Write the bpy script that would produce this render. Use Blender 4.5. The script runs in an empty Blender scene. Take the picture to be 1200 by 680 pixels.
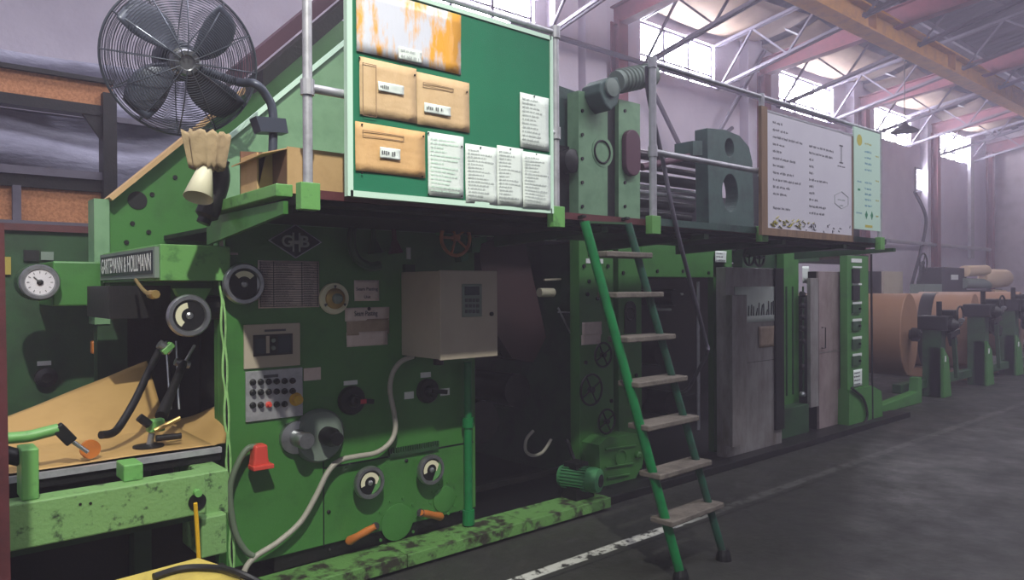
import bpy, math, random
from mathutils import Vector, Matrix
random.seed(7)
PI = math.pi
SC = bpy.context.scene
COL = SC.collection
# ------------------------------------------------------------------ camera
CAM = Vector((0, 0, 1.55))
FPX = 860.0
yaw = math.atan2(.758, .652); pitch = -2.5 / 860; rho = .005
Fv = Vector((math.cos(yaw) * math.cos(pitch), math.sin(yaw) * math.cos(pitch), math.sin(pitch)))
R0 = Vector((math.sin(yaw), -math.cos(yaw), 0)); U0 = R0.cross(Fv)
Rv = R0 * math.cos(rho) - U0 * math.sin(rho); Uv = U0 * math.cos(rho) + R0 * math.sin(rho)
def ray(u, v): return Fv * FPX + Rv * (u - 600) + Uv * (340 - v)
def PY(u, v, y): d = ray(u, v); return CAM + d * ((y - CAM.y) / d.y)
def PX(u, v, x): d = ray(u, v); return CAM + d * ((x - CAM.x) / d.x)
def PZ(u, v, z): d = ray(u, v); return CAM + d * ((z - CAM.z) / d.z)
def dep(p): return (Vector(p) - CAM).dot(Fv)
def m_px(p, px): return px * dep(p) / FPX
cam = bpy.data.cameras.new('camera'); co = bpy.data.objects.new('camera', cam); COL.objects.link(co)
cam.sensor_width = 36; cam.lens = FPX / 1200 * 36; cam.clip_end = 200; cam.clip_start = .05
M3 = Matrix((Rv, Uv, -Fv)).transposed()
co.matrix_world = Matrix.Translation(CAM) @ M3.to_4x4()
SC.camera = co
# ------------------------------------------------------------------ materials
def lin(h):
    h = h.lstrip('#'); out = []
    for i in (0, 2, 4):
        c = int(h[i:i + 2], 16) / 255
        out.append(c / 12.92 if c <= .04045 else ((c + .055) / 1.055) ** 2.4)
    return (*out, 1)
def mat(name, col, rough=.5, metal=0, col2=None, amt=.5, scale=6, bump=.0, bscale=40, stretch=(1, 1, 1), lo=.45, hi=.7, spec=.5):
    m = bpy.data.materials.new(name); m.use_nodes = True; nt = m.node_tree; N = nt.nodes; L = nt.links
    b = N['Principled BSDF']; b.inputs['Base Color'].default_value = lin(col)
    b.inputs['Roughness'].default_value = rough; b.inputs['Metallic'].default_value = metal
    b.inputs['Specular IOR Level'].default_value = spec
    tc = N.new('ShaderNodeTexCoord'); mp = N.new('ShaderNodeMapping'); mp.inputs['Scale'].default_value = stretch
    L.new(tc.outputs['Object'], mp.inputs['Vector'])
    if col2:
        n = N.new('ShaderNodeTexNoise'); n.inputs['Scale'].default_value = scale; n.inputs['Detail'].default_value = 6
        n.inputs['Roughness'].default_value = .65
        L.new(mp.outputs[0], n.inputs['Vector'])
        r = N.new('ShaderNodeValToRGB'); r.color_ramp.elements[0].position = lo; r.color_ramp.elements[1].position = hi
        r.color_ramp.elements[1].color = (amt, amt, amt, 1)
        L.new(n.outputs['Fac'], r.inputs[0])
        mx = N.new('ShaderNodeMix'); mx.data_type = 'RGBA'
        mx.inputs[6].default_value = lin(col); mx.inputs[7].default_value = lin(col2)
        L.new(r.outputs[0], mx.inputs[0]); L.new(mx.outputs[2], b.inputs['Base Color'])
    if bump:
        n2 = N.new('ShaderNodeTexNoise'); n2.inputs['Scale'].default_value = bscale; n2.inputs['Detail'].default_value = 4
        L.new(mp.outputs[0], n2.inputs['Vector'])
        bp = N.new('ShaderNodeBump'); bp.inputs['Strength'].default_value = bump; bp.inputs['Distance'].default_value = .02
        L.new(n2.outputs['Fac'], bp.inputs['Height']); L.new(bp.outputs[0], b.inputs['Normal'])
    return m
def emis(name, col, s):
    m = bpy.data.materials.new(name); m.use_nodes = True; nt = m.node_tree
    b = nt.nodes['Principled BSDF']; b.inputs['Base Color'].default_value = lin('#d0d0d0')
    b.inputs['Emission Color'].default_value = lin(col); b.inputs['Emission Strength'].default_value = s
    return m
M = dict(
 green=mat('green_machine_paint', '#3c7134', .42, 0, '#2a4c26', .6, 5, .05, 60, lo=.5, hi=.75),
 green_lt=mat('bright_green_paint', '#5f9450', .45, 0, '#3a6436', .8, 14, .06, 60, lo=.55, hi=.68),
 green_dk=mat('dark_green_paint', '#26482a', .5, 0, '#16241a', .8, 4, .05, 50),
 green_pale=mat('pale_green_paint', '#6b8f6d', .5, 0, '#507556', .7, 6, .05, 50),
 green_grey=mat('grey_green_cast_metal', '#38504a', .55, .1, '#1e2b2a', .7, 5, .1, 70),
 green_beam=mat('chipped_green_paint', '#688e56', .5, 0, '#2b3b28', 1, 18, .15, 60, lo=.56, hi=.66),
 green_sill=mat('worn_green_sill_paint', '#557f42', .55, 0, '#2b2a20', 1, 9, .2, 60, (1, 1, 1), .48, .6),
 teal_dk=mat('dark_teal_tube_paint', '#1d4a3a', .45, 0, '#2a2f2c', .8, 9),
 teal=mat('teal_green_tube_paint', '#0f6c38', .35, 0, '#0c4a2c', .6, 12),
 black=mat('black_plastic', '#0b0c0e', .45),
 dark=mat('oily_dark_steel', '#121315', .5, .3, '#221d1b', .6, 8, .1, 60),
 darkred=mat('dark_red_paint', '#52262a', .55, 0, '#2b1719', .7, 6, .05, 40),
 redsteel=mat('faded_red_primer_steel', '#7d424b', .6, 0, '#5f3640', .7, 5, .05, 40),
 orange=mat('ochre_crane_paint', '#b8822f', .6, 0, '#8a6434', .7, 4, .05, 40),
 steel=mat('brushed_steel', '#a8aaae', .32, .9, '#7d7f84', .6, 20),
 galv=mat('galvanised_tube', '#b4b4ba', .45, .55, '#8a8a90', .7, 14),
 truss=mat('grey_painted_truss_steel', '#5f5b67', .6, .2, '#44414c', .6, 6),
 cabsteel=mat('stained_bare_steel_sheet', '#979494', .36, .35, '#655c56', .9, 5, .06, 30, (1, 1, .4), .4, .7),
 doorsteel=mat('brown_stained_steel_door', '#9c8d8e', .38, .3, '#6e5d5a', .8, 5, .04, 30, (1, 1, .5), .4, .7),
 beige=mat('beige_powder_coat', '#aa9f90', .5, 0, '#978b7d', .5, 4),
 wall=mat('painted_block_wall', '#cbc4d2', .85, 0, '#b5adbe', .6, 1.2, .25, 18, lo=.4, hi=.7),
 wallfar=mat('painted_end_wall', '#c2b8be', .85, 0, '#9a8f94', .6, 1.4, .2, 18),
 osb=mat('chipboard_panel', '#bb8055', .75, 0, '#945f38', .8, 45, .1, 80, lo=.4, hi=.6),
 tarp=mat('grey_tarpaulin', '#8c8b9e', .6, 0, '#6f6e80', .7, 5, .5, 9, (1, 1, 3)),
 kraft=mat('brown_kraft_paper', '#a98854', .6, 0, '#967646', .6, 5, .12, 14),
 kraft_dull=mat('dull_kraft_roll_paper', '#86644c', .65, 0, '#735240', .5, 3, .03, 30, (1, 1, 1)),
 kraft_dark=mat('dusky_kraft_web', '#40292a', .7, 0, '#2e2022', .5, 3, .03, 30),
 card=mat('cardboard', '#b8976c', .75, 0, '#a5855c', .6, 10, .05, 80),
 card_shade=mat('shaded_cardboard', '#6a4b3a', .8, 0, '#59402f', .5, 10),  # shade of the box insides put into a darker cardboard colour
 env=mat('manila_envelope', '#c9ab82', .65, 0, '#b8976a', .6, 12, .25, 16),
 env2=mat('orange_brown_envelope', '#cda571', .65, 0, '#bd9058', .6, 12, .25, 16),
 paper=mat('white_paper', '#d3dcd6', .6, 0, '#bcc6c4', .5, 8, .1, 20),
 paperpink=mat('aged_paper', '#cbbab6', .7, 0, '#b3a09c', .7, 14, .1, 20),
 paperbrown=mat('browned_paper', '#9a8676', .7, 0, '#7c695b', .8, 12, .1, 20),
 ink=mat('faded_black_ink', '#4a4a50', .7),
 inkgrey=mat('faded_grey_ink', '#a2a8a8', .7),
 pin=mat('green_felt', '#0e6b4a', .9, 0, '#0a5c40', .5, 3, .1, 200),
 aluwhite=mat('pale_green_board_edging', '#b9d6c4', .45),
 white=mat('white_enamel', '#c9c7cf', .4, 0, '#b9b4c0', .4, 3),
 whitetile=mat('white_label', '#cfd2d0', .5),
 wood=mat('weathered_board_wood', '#7d6550', .75, 0, '#57443a', .8, 10, .15, 50, (1, 1, .15)),
 tread=mat('scuffed_grey_wood', '#625b55', .8, 0, '#3f3a36', .8, 12, .3, 40),
 red=mat('red_plastic', '#c8453a', .45), redlab=mat('red_label', '#b0303c', .5),
 yellow=mat('yellow_paint', '#cfa21e', .5, 0, '#a17d1a', .6, 10),
 yellow_dull=mat('dull_yellow_plate', '#97873a', .6),
 yplank=mat('yellow_stained_plywood', '#b3a04d', .7, 0, '#8a7a3a', .7, 8, .1, 40),
 orangehandle=mat('orange_wooden_grip', '#b4682a', .45, 0, '#8d4f22', .6, 14),
 orangewheel=mat('rusty_orange_paint', '#cc8850', .5, 0, '#8f5632', .7, 16),
 brass=mat('dull_brass', '#a88d55', .4, .7),
 cream=mat('cream_scale', '#cfcbb0', .5),
 conduit=mat('grey_corrugated_conduit', '#9c988f', .55, 0, '#85827b', .5, 20),
 conduitdk=mat('dull_green_grey_hose', '#5c6a58', .55),
 cable=mat('black_cable', '#101012', .5), cablegreen=mat('green_painted_cable', '#8fc07a', .5, 0, '#4f7d45', .6, 18),
 motor=mat('green_motor_casting', '#3c7a4c', .4, .2, '#27503a', .6, 14),
 maroon=mat('maroon_cover', '#4c2a3a', .5), navy=mat('navy_nameplate', '#141a26', .4),
 cloth=mat('khaki_cloth', '#a08c6c', .85, 0, '#7d6b52', .7, 12, .3, 20),
 roof=mat('dark_corrugated_sheet', '#2e2833', .8, 0, '#231e28', .6, 2),
 insul=mat('tan_insulation_sheet', '#7d6a58', .85, 0, '#5f4e40', .7, 2.5, .3, 4),
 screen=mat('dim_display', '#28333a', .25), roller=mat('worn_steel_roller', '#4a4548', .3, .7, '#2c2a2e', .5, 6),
 plasticblue=mat('blue_print', '#5c93ab', .5), greenprint=mat('green_print', '#2f7d5a', .5), yellowprint=mat('yellow_print', '#b3aa45', .5),
 greyfan=mat('dark_fan_metal', '#3f4452', .4, .3), wire=mat('fan_wire', '#565b66', .35, .6),
 tanroll=mat('pale_tan_roll', '#d0b598', .6), crate=mat('gray_box', '#6d7a72', .6),
)
# floor: concrete with a worn painted line and a groove beside it
def floor_mat():
    m = bpy.data.materials.new('stained_concrete'); m.use_nodes = True; nt = m.node_tree; N = nt.nodes; L = nt.links
    b = N['Principled BSDF']; tc = N.new('ShaderNodeTexCoord')
    def noise(s, d=6):
        n = N.new('ShaderNodeTexNoise'); n.inputs['Scale'].default_value = s; n.inputs['Detail'].default_value = d; n.inputs['Roughness'].default_value = .7
        L.new(tc.outputs['Object'], n.inputs['Vector']); return n.outputs['Fac']
    def ramp(x, a, c, lo=0, hi=1):
        r = N.new('ShaderNodeMapRange'); r.inputs[1].default_value = a; r.inputs[2].default_value = c
        r.inputs[3].default_value = lo; r.inputs[4].default_value = hi; L.new(x, r.inputs[0]); return r.outputs[0]
    def math_(op, a, c=None):
        n = N.new('ShaderNodeMath'); n.operation = op
        for i, x in enumerate((a, c)):
            if x is None: continue
            if isinstance(x, (int, float)): n.inputs[i].default_value = x
            else: L.new(x, n.inputs[i])
        return n.outputs[0]
    def mix(f, a, c):
        n = N.new('ShaderNodeMix'); n.data_type = 'RGBA'
        for i, x in ((0, f), (6, a), (7, c)):
            if isinstance(x, tuple): n.inputs[i].default_value = x
            elif isinstance(x, (int, float)): n.inputs[i].default_value = x
            else: L.new(x, n.inputs[i])
        return n.outputs[2]
    sep = N.new('ShaderNodeSeparateXYZ'); L.new(tc.outputs['Object'], sep.inputs[0]); X, Y = sep.outputs[0], sep.outputs[1]
    base = mix(ramp(noise(1.1), .35, .68), lin('#2f302b'), lin('#1d1e1c'))
    base = mix(ramp(noise(9), .5, .75, 0, .5), base, lin('#3b3a36'))
    base = mix(ramp(noise(.5, 3), .55, .7, 0, .6), base, lin('#181819'))
    # line
    yo = math_('ABSOLUTE', math_('SUBTRACT', Y, 2.93 - .25))
    band = ramp(yo, .035, .045, 1, 0)
    wear = ramp(noise(13), .42, .5, 0, 1)
    fade = ramp(X, 3.75 - 11.75, 4.4 - 11.75, 1, .1)
    lm = math_('MULTIPLY', math_('MULTIPLY', band, wear), fade)
    base = mix(lm, base, lin('#b3b4ae'))
    go = math_('ABSOLUTE', math_('SUBTRACT', Y, 2.84 - .25))
    base = mix(ramp(go, .006, .012, .8, 0), base, lin('#101010'))
    L.new(base, b.inputs['Base Color'])
    L.new(ramp(noise(2.2), .3, .7, .42, .75), b.inputs['Roughness'])
    bp = N.new('ShaderNodeBump'); bp.inputs['Strength'].default_value = .35; bp.inputs['Distance'].default_value = .02
    L.new(noise(14), bp.inputs['Height']); L.new(bp.outputs[0], b.inputs['Normal'])
    return m
M['floor'] = floor_mat()
M['pane'] = emis('bright_daylight_window_pane', '#f2efff', 60)
# ------------------------------------------------------------------ mesh helpers
def frame(ax):
    a = Vector(ax).normalized(); t = Vector((0, 0, 1)) if abs(a.z) < .9 else Vector((1, 0, 0))
    b = a.cross(t).normalized(); return a, b, a.cross(b).normalized()
class MB:
    def __init__(s): s.v = []; s.f = []
    def add(s, vs, fs):
        n = len(s.v); s.v += [Vector(p) for p in vs]; s.f += [tuple(i + n for i in f) for f in fs]; return s
    def box(s, x0, x1, y0, y1, z0, z1):
        return s.add([(x0, y0, z0), (x1, y0, z0), (x1, y1, z0), (x0, y1, z0), (x0, y0, z1), (x1, y0, z1), (x1, y1, z1), (x0, y1, z1)],
                     [(0, 3, 2, 1), (4, 5, 6, 7), (0, 1, 5, 4), (1, 2, 6, 5), (2, 3, 7, 6), (3, 0, 4, 7)])
    def bar(s, p, q, w, h, up=(0, 0, 1)):
        p, q = Vector(p), Vector(q); a = (q - p).normalized(); sd = a.cross(Vector(up))
        sd = sd.normalized() if sd.length > 1e-4 else Vector((1, 0, 0)); u = sd.cross(a).normalized()
        vs = [c + sd * (i * w / 2) + u * (j * h / 2) for c in (p, q) for i, j in ((-1, -1), (1, -1), (1, 1), (-1, 1))]
        return s.add(vs, [(0, 1, 2, 3), (7, 6, 5, 4), (0, 4, 5, 1), (1, 5, 6, 2), (2, 6, 7, 3), (3, 7, 4, 0)])
    def lathe(s, o, ax, prof, n=28, cap=True):
        a, b, c = frame(ax); o = Vector(o); vs = []; fs = []
        for r, h in prof:
            for i in range(n):
                t = 2 * PI * i / n; vs.append(o + a * h + (b * math.cos(t) + c * math.sin(t)) * r)
        for k in range(len(prof) - 1):
            for i in range(n):
                j = (i + 1) % n; fs.append((k * n + i, k * n + j, (k + 1) * n + j, (k + 1) * n + i))
        if cap: fs += [tuple(range(n))[::-1], tuple(range((len(prof) - 1) * n, len(prof) * n))]
        return s.add(vs, fs)
    def cyl(s, p, q, r, n=16, r2=None):
        p, q = Vector(p), Vector(q); d = (q - p)
        return s.lathe(p, d, [(r, 0), (r if r2 is None else r2, d.length)], n)
    def tube(s, pts, r, n=8, closed=False):
        pts = [Vector(p) for p in pts]; vs = []; fs = []; m = len(pts); prev = None
        for k, p in enumerate(pts):
            if closed: d = pts[(k + 1) % m] - pts[k - 1]
            else: d = pts[min(k + 1, m - 1)] - pts[max(k - 1, 0)]
            d.normalize()
            if prev is None: _, b, c = frame(d)
            else:
                b = prev - d * prev.dot(d); b.normalize(); c = d.cross(b)
            prev = b
            rr = r[k] if isinstance(r, (list, tuple)) else r
            for i in range(n):
                t = 2 * PI * i / n; vs.append(p + (b * math.cos(t) + c * math.sin(t)) * rr)
        for k in range(m if closed else m - 1):
            for i in range(n):
                j = (i + 1) % n; k2 = (k + 1) % m; fs.append((k * n + i, k * n + j, k2 * n + j, k2 * n + i))
        if not closed: fs += [tuple(range(n))[::-1], tuple(range((m - 1) * n, m * n))]
        return s.add(vs, fs)
    def ring(s, o, ax, R, r, n=32, k=8):
        a, b, c = frame(ax); o = Vector(o)
        return s.tube([o + (b * math.cos(2 * PI * i / n) + c * math.sin(2 * PI * i / n)) * R for i in range(n)], r, k, True)
    def prism(s, poly, d):
        d = Vector(d); poly = [Vector(p) for p in poly]; n = len(poly)
        fs = [tuple(range(n)), tuple(range(2 * n - 1, n - 1, -1))] + [(i, i + n, (i + 1) % n + n, (i + 1) % n) for i in range(n)]
        return s.add(poly + [p + d for p in poly], fs)
    def arc(s, o, ax, r0, r1, a0, a1, t, n=14):
        a, b, c = frame(ax); o = Vector(o); P = []
        for r, rng in ((r1, range(n + 1)), (r0, range(n, -1, -1))):
            for i in rng:
                th = a0 + (a1 - a0) * i / n; P.append(o + (b * math.cos(th) + c * math.sin(th)) * r)
        # quads strip
        N_ = n + 1; vs = P[:N_] + P[N_:][::-1]; vs += [p + a * t for p in vs]; fs = []
        for i in range(n):
            fs += [(i, i + 1, N_ + i + 1, N_ + i), (2 * N_ + i, 3 * N_ + i, 3 * N_ + i + 1, 2 * N_ + i + 1),
                   (i, 2 * N_ + i, 2 * N_ + i + 1, i + 1), (N_ + i, N_ + i + 1, 3 * N_ + i + 1, 3 * N_ + i)]
        return s.add(vs, fs)
    def grid(s, fn, nu, nv):
        vs = [fn(i / nu, j / nv) for j in range(nv + 1) for i in range(nu + 1)]
        fs = [(j * (nu + 1) + i, j * (nu + 1) + i + 1, (j + 1) * (nu + 1) + i + 1, (j + 1) * (nu + 1) + i) for j in range(nv) for i in range(nu)]
        return s.add(vs, fs)
    def build(s, name, m, parent=None, bev=0, smooth=False, solid=0, label=None):
        if parent is not None: o = Vector(parent['_o'])
        else:
            xs = [p.x for p in s.v]; ys = [p.y for p in s.v]; zs = [p.z for p in s.v]
            o = Vector(((min(xs) + max(xs)) / 2, (min(ys) + max(ys)) / 2, min(zs)))
        me = bpy.data.meshes.new(name); me.from_pydata([tuple(p - o) for p in s.v], [], s.f)
        import bmesh
        bm = bmesh.new(); bm.from_mesh(me)
        bmesh.ops.recalc_face_normals(bm, faces=bm.faces)
        bm.to_mesh(me); bm.free()
        me.materials.append(M[m] if isinstance(m, str) else m)
        ob = bpy.data.objects.new(name, me); COL.objects.link(ob); ob['_o'] = tuple(o)
        if parent is not None: ob.parent = parent
        else: ob.location = o
        if smooth:
            for p in me.polygons: p.use_smooth = True
            try: me.set_sharp_from_angle(angle=math.radians(40))
            except Exception: pass
        if solid:
            md = ob.modifiers.new('t', 'SOLIDIFY'); md.thickness = solid; md.offset = 0
        if bev:
            md = ob.modifiers.new('b', 'BEVEL'); md.width = bev; md.segments = 2; md.limit_method = 'ANGLE'
        if label: ob['label'] = label
        return ob
def T(o, label, cat, group=None, kind=None):
    o['label'] = label; o['category'] = cat
    if group: o['group'] = group
    if kind: o['kind'] = kind
    return o
def empty(name, loc, label, cat, group=None):
    o = bpy.data.objects.new(name, None); COL.objects.link(o); o.location = loc; o['_o'] = tuple(loc); o.empty_display_size = .1
    return T(o, label, cat, group)
def S(o): o['kind'] = 'structure'; return o
def smoothpts(pts, n=6):
    P = [Vector(p) for p in pts]; out = []
    for i in range(len(P) - 1):
        a, b, c, d = P[max(i - 1, 0)], P[i], P[i + 1], P[min(i + 2, len(P) - 1)]
        for k in range(n):
            t = k / n
            out.append(.5 * ((2 * b) + (c - a) * t + (2 * a - 5 * b + 4 * c - d) * t * t + (3 * b - a - 3 * c + d) * t ** 3))
    return out + [P[-1]]
def rectY(u0, v0, u1, v1, y):
    a = PY(u0, v0, y); b = PY(u1, v1, y); return a.x, b.x, b.z, a.z     # x0,x1,z0,z1
def fbox(mb, u0, v0, u1, v1, y, d):   # box whose front face is in plane y, extends back by d
    x0, x1, z0, z1 = rectY(u0, v0, u1, v1, y); return mb.box(x0, x1, y, y + d, z0, z1)
def ybox(mb, u0, v0, u1, v1, y, d): return fbox(mb, u0, v0, u1, v1, y, d)
def text_mesh(name, body, m, parent, x0, x1, z0, z1, y, facing='-Y', depth=.002, bold=0):
    cu = bpy.data.curves.new(name, 'FONT'); cu.body = body; cu.extrude = .05; cu.offset = bold
    tmp = bpy.data.objects.new(name, cu); me = bpy.data.meshes.new_from_object(tmp)
    bpy.data.objects.remove(tmp); bpy.data.curves.remove(cu)
    xs = [v.co.x for v in me.vertices]; ys = [v.co.y for v in me.vertices]
    a0, a1, b0, b1 = min(xs), max(xs), min(ys), max(ys); o = Vector(parent['_o'])
    for v in me.vertices:
        fx = (v.co.x - a0) / (a1 - a0); fz = (v.co.y - b0) / (b1 - b0); t = v.co.z / .1
        if facing == '-Y': p = Vector((x0 + (x1 - x0) * fx, y - depth * (t + .5), z0 + (z1 - z0) * fz))
        else: p = Vector((y - depth * (t + .5), x0 + (x1 - x0) * fx, z0 + (z1 - z0) * fz))
        v.co = p - o
    me.materials.append(M[m]); ob = bpy.data.objects.new(name, me); COL.objects.link(ob); ob.parent = parent; ob['_o'] = tuple(o)
    return ob
def words(mb, x, z, L, h, y, rnd, t=.0008):   # a run of small ink strokes standing for a blurred line of writing
    e = x + L
    while x < e:
        w = rnd.uniform(.8, 2.6) * h
        k = x
        while k < min(x + w, e):
            mb.box(k, min(k + h * .3, e), y - t, y, z + rnd.uniform(0, .25) * h, z + h * rnd.uniform(.65, 1)); k += h * .52
        x += w + h * .7
# =================================================================== THE HALL
YW, XE = 9.2, 31.2
mb = MB(); mb.box(-8, XE + .3, -9, YW + .3, -.2, 0); S(mb.build('floor', 'floor'))
# back wall with window openings
WIN = [(5.9, 8.45), (11.25, 13.75), (16.45, 19.2), (21.7, 24.3), (26.6, 29.2)]
wz0, wz1, wtop = 5.86, 6.78, 7.15
mb = MB(); mb.box(-8, XE, YW, YW + .25, 0, wz0); mb.box(-8, XE, YW, YW + .25, wz1, wtop + .2)
x = -8
for a, b in WIN: mb.box(x, a, YW, YW + .25, wz0, wz1); x = b
mb.box(x, XE, YW, YW + .25, wz0, wz1); S(mb.build('wall_back', 'wall'))
for i, (a, b) in enumerate(WIN):
    w = MB()
    for k in range(4):
        xx = a + (b - a) * k / 3; w.box(xx - .03, xx + .03, YW + .08, YW + .14, wz0, wz1)
    for zz in (wz0 + .02, wz1 - .02, (wz0 + .28)): w.box(a, b, YW + .08, YW + .14, zz - .02, zz + .02)
    wf = S(w.build('window_%d' % (i + 1), 'truss'))
    MB().box(a, b, YW + .14, YW + .16, wz0, wz1).build('window_pane', 'pane', wf)
# small low window near the far corner
w = MB(); r = rectY(1071, 196, 1095, 229, YW)
lw = MB().box(r[0], r[1], YW - .06, YW - .02, r[2], r[3]).build('window_6', 'truss'); S(lw)
lw['_o'] = tuple(lw.location); MB().box(r[0] + .1, r[1] - .1, YW - .08, YW - .06, r[2] + .08, r[3] - .08).build('window_pane', 'pane', lw)
S(MB().box(XE, XE + .25, -9, YW + .3, 0, 11).build('wall_far', 'wallfar'))
S(MB().box(-8.25, -8, -2, YW + .3, 0, 11).build('wall_left', 'wall'))
# pilasters on the back wall
for i, xx in enumerate((9.0, 9.75, 15.0, 20.2, 25.3)):
    S(MB().box(xx - .28, xx + .28, YW - .22, YW, 0, wtop).build('trim_%d' % (i + 1), 'wall'))
# corrugated roof
def zroof(y): return 7.15 + .155 * (YW - y)
def rf(i, j):
    x = -8 + i * (XE + 8); y = YW + .3 - j * 18
    return Vector((x, y, zroof(y) + .03 * math.sin(x * 2 * PI / .3)))
mb = MB()
nx = 1040; vs = []
for j in range(2):
    for i in range(nx + 1): vs.append(rf(i / nx, j))
mb.add(vs, [(i, i + 1, nx + 2 + i, nx + 1 + i) for i in range(nx)])
S(mb.build('ceiling', 'roof', solid=.01))
# tan insulation sheets sagging under the eaves, bay by bay
bays = [10.25, 15.2, 20.3, 25.4, 30.6]
for k, (a, b) in enumerate(((5.3, 10.0), (10.4, 15.0), (15.4, 20.1), (20.5, 25.2), (25.6, 30.4))):
    g = MB().grid(lambda s, t, a=a, b=b: Vector((a + (b - a) * s, YW - .1 - 1.4 * t, zroof(YW - .1 - 1.4 * t) - .06 - .16 * math.sin(PI * s) - .1 * math.sin(PI * t))), 14, 8)
    S(g.build('trim_%d' % (k + 10), 'insul', smooth=True, solid=.02))
# portal columns and rafters
for k, xx in enumerate(bays):
    c = MB(); zt = 6.3
    c.box(xx - .13, xx + .13, YW - .42, YW - .39, 0, zt + .1); c.box(xx - .13, xx + .13, YW - .25, YW - .22, 0, zt + .1); c.box(xx - .012, xx + .012, YW - .4, YW - .24, 0, zt + .1)
    o = c.build('steel_column', 'redsteel')
    T(o, ['red steel column at the back wall nearest the left edge of the hall roof, behind the printing frame',
          'red steel column against the back wall between the first and second bright windows',
          'red steel column against the back wall, hidden behind the whiteboard',
          'red steel column against the back wall above the kraft paper rolls',
          'red steel column in the far corner of the hall'][k], 'column', 'red columns along the back wall', 'structure')
    c = MB(); y0, y1 = YW - .2, -6
    for w_, off in ((.13, 0),):
        pass
    def zb(y): return 6.3 + .1 * (YW - y)
    def zt_(y): return zb(y) + .36 + .018 * (YW - y)
    c.prism([(xx - .012, y0, zb(y0)), (xx - .012, y1, zb(y1)), (xx - .012, y1, zt_(y1)), (xx - .012, y0, zt_(y0))], (.024, 0, 0))
    for f, d in ((zb, .02), (zt_, -.02)):
        c.prism([(xx - .11, y0, f(y0)), (xx + .11, y0, f(y0)), (xx + .11, y0, f(y0) + d), (xx - .11, y0, f(y0) + d)], (0, y1 - y0, f(y1) - f(y0)))
    o = c.build('roof_rafter', 'redsteel')
    T(o, ['red steel roof rafter closest to the camera', 'second red roof rafter, starting beside the first large window',
          'third red roof rafter, above the tall list board', 'fourth red roof rafter, above the red column by the paper rolls', 'red roof rafter at the far end wall'][k], 'rafter', 'red roof rafters', 'structure')
# open web trusses
def tb(y): return 5.86 + .215 * (YW - y)
def tt(y): return 6.78 + .165 * (YW - y)
for k in range(9):
    xx = 8.7 + 2.55 * k; y1 = -5.2
    tr = empty('roof_truss', (xx, YW, 0), ['nearest grey open web roof truss', 'second grey open web truss, ending by the rail post', 'third grey open web roof truss, over the first long window',
        'grey open web truss ending above the whiteboard', 'grey open web truss between whiteboard and list board tops', 'grey open web truss over the third bright window',
        'grey open web truss ahead of the small low window', 'grey open web truss meeting the wall at the red column', 'farthest grey open web roof truss'][k], 'truss', 'grey open web roof trusses')
    tr['kind'] = 'structure'
    c = MB()
    for dx in (-.045, .045): c.bar((xx + dx, YW, tb(YW)), (xx + dx, y1, tb(y1)), .04, .06)
    c.build('bottom_chord', 'truss', tr)
    c = MB()
    for dx in (-.04, .04): c.bar((xx + dx, YW, tt(YW)), (xx + dx, y1, tt(y1)), .04, .06)
    c.build('top_chord', 'truss', tr)
    c = MB(); y = YW - .1; n = 0
    while y > y1 + .7:
        y2 = y - .78
        a, b = ((xx, y, tb(y)), (xx, y2, tt(y2))) if n % 2 == 0 else ((xx, y, tt(y)), (xx, y2, tb(y2)))
        c.bar(a, b, .05, .035); y = y2; n += 1
    c.build('web_bracing', 'truss', tr)
# purlins
for k in range(7):
    y = YW - 1.0 - 1.75 * k
    c = MB().box(5, XE, y - .035, y + .035, zroof(y) - .17, zroof(y) - .04)
    o = c.build('roof_purlin', 'truss'); T(o, 'thin grey purlin running the length of the hall under the roof sheets', 'purlin', 'purlins under the roof sheets', 'structure')
# crane beam
yb = 6.05; c = MB(); zc = PY(1160, 112, yb).z
c.box(-6, XE, yb - .17, yb + .17, zc, zc + .035); c.box(-6, XE, yb - .17, yb + .17, zc + .42, zc + .455); c.box(-6, XE, yb - .012, yb + .012, zc, zc + .455)
for k in range(7): c.box(6 + 4 * k, 6.03 + 4 * k, yb - .16, yb + .16, zc, zc + .45)
T(c.build('crane_beam', 'orange'), 'ochre painted crane runway beam running the length of the hall below the roof', 'beam', None, 'structure')
# wall pipe and brace rods
T(MB().cyl((7.5, YW - .45, 5.72), (21, YW - .45, 5.72), .045).build('wall_pipe', 'truss'), 'grey horizontal pipe running along the wall just below the window sills', 'pipe')
for k, (a, b) in enumerate((((766, 108), (806, 190)), ((808, 190), (858, 150)), ((896, 60), (820, 195)))):
    T(MB().cyl(PY(*a, YW - .3), PY(*b, YW - .3), .045, 8).build('brace_rod', 'truss'), ['dark diagonal brace rod on the wall, falling from the rail post top', 'short pale brace rod on the wall rising behind the dark frame', 'long brace rod on the wall rising to the red column'][k], 'brace rod', None, 'structure')
p0, p1 = PY(1040, 290, YW - .3), PY(1135, 300, YW - .3)
c = MB().cyl((p0.x, YW - .3, 2.85), (p1.x + 2.5, YW - .3, 2.85), .06, 10)
T(c.build('wall_pipe', 'galv'), 'grey horizontal service pipe along the wall behind the paper rolls', 'pipe')
T(MB().box(PY(1134, 250, YW - .2).x, PY(1138, 250, YW - .2).x, YW - .3, YW - .2, 2.5, wtop - .5).build('wall_pipe', 'galv'), 'thin vertical downpipe on the wall beside the far corner', 'pipe')
T(MB().tube(smoothpts([PY(1072, 225, 8.9), PY(1085, 255, 8.9), PY(1080, 290, 8.9), PY(1068, 335, 8.9)]), .05).build('hanging_hose', 'dark', smooth=True), 'dark hose hanging down the wall beside the red column', 'hose')
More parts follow.
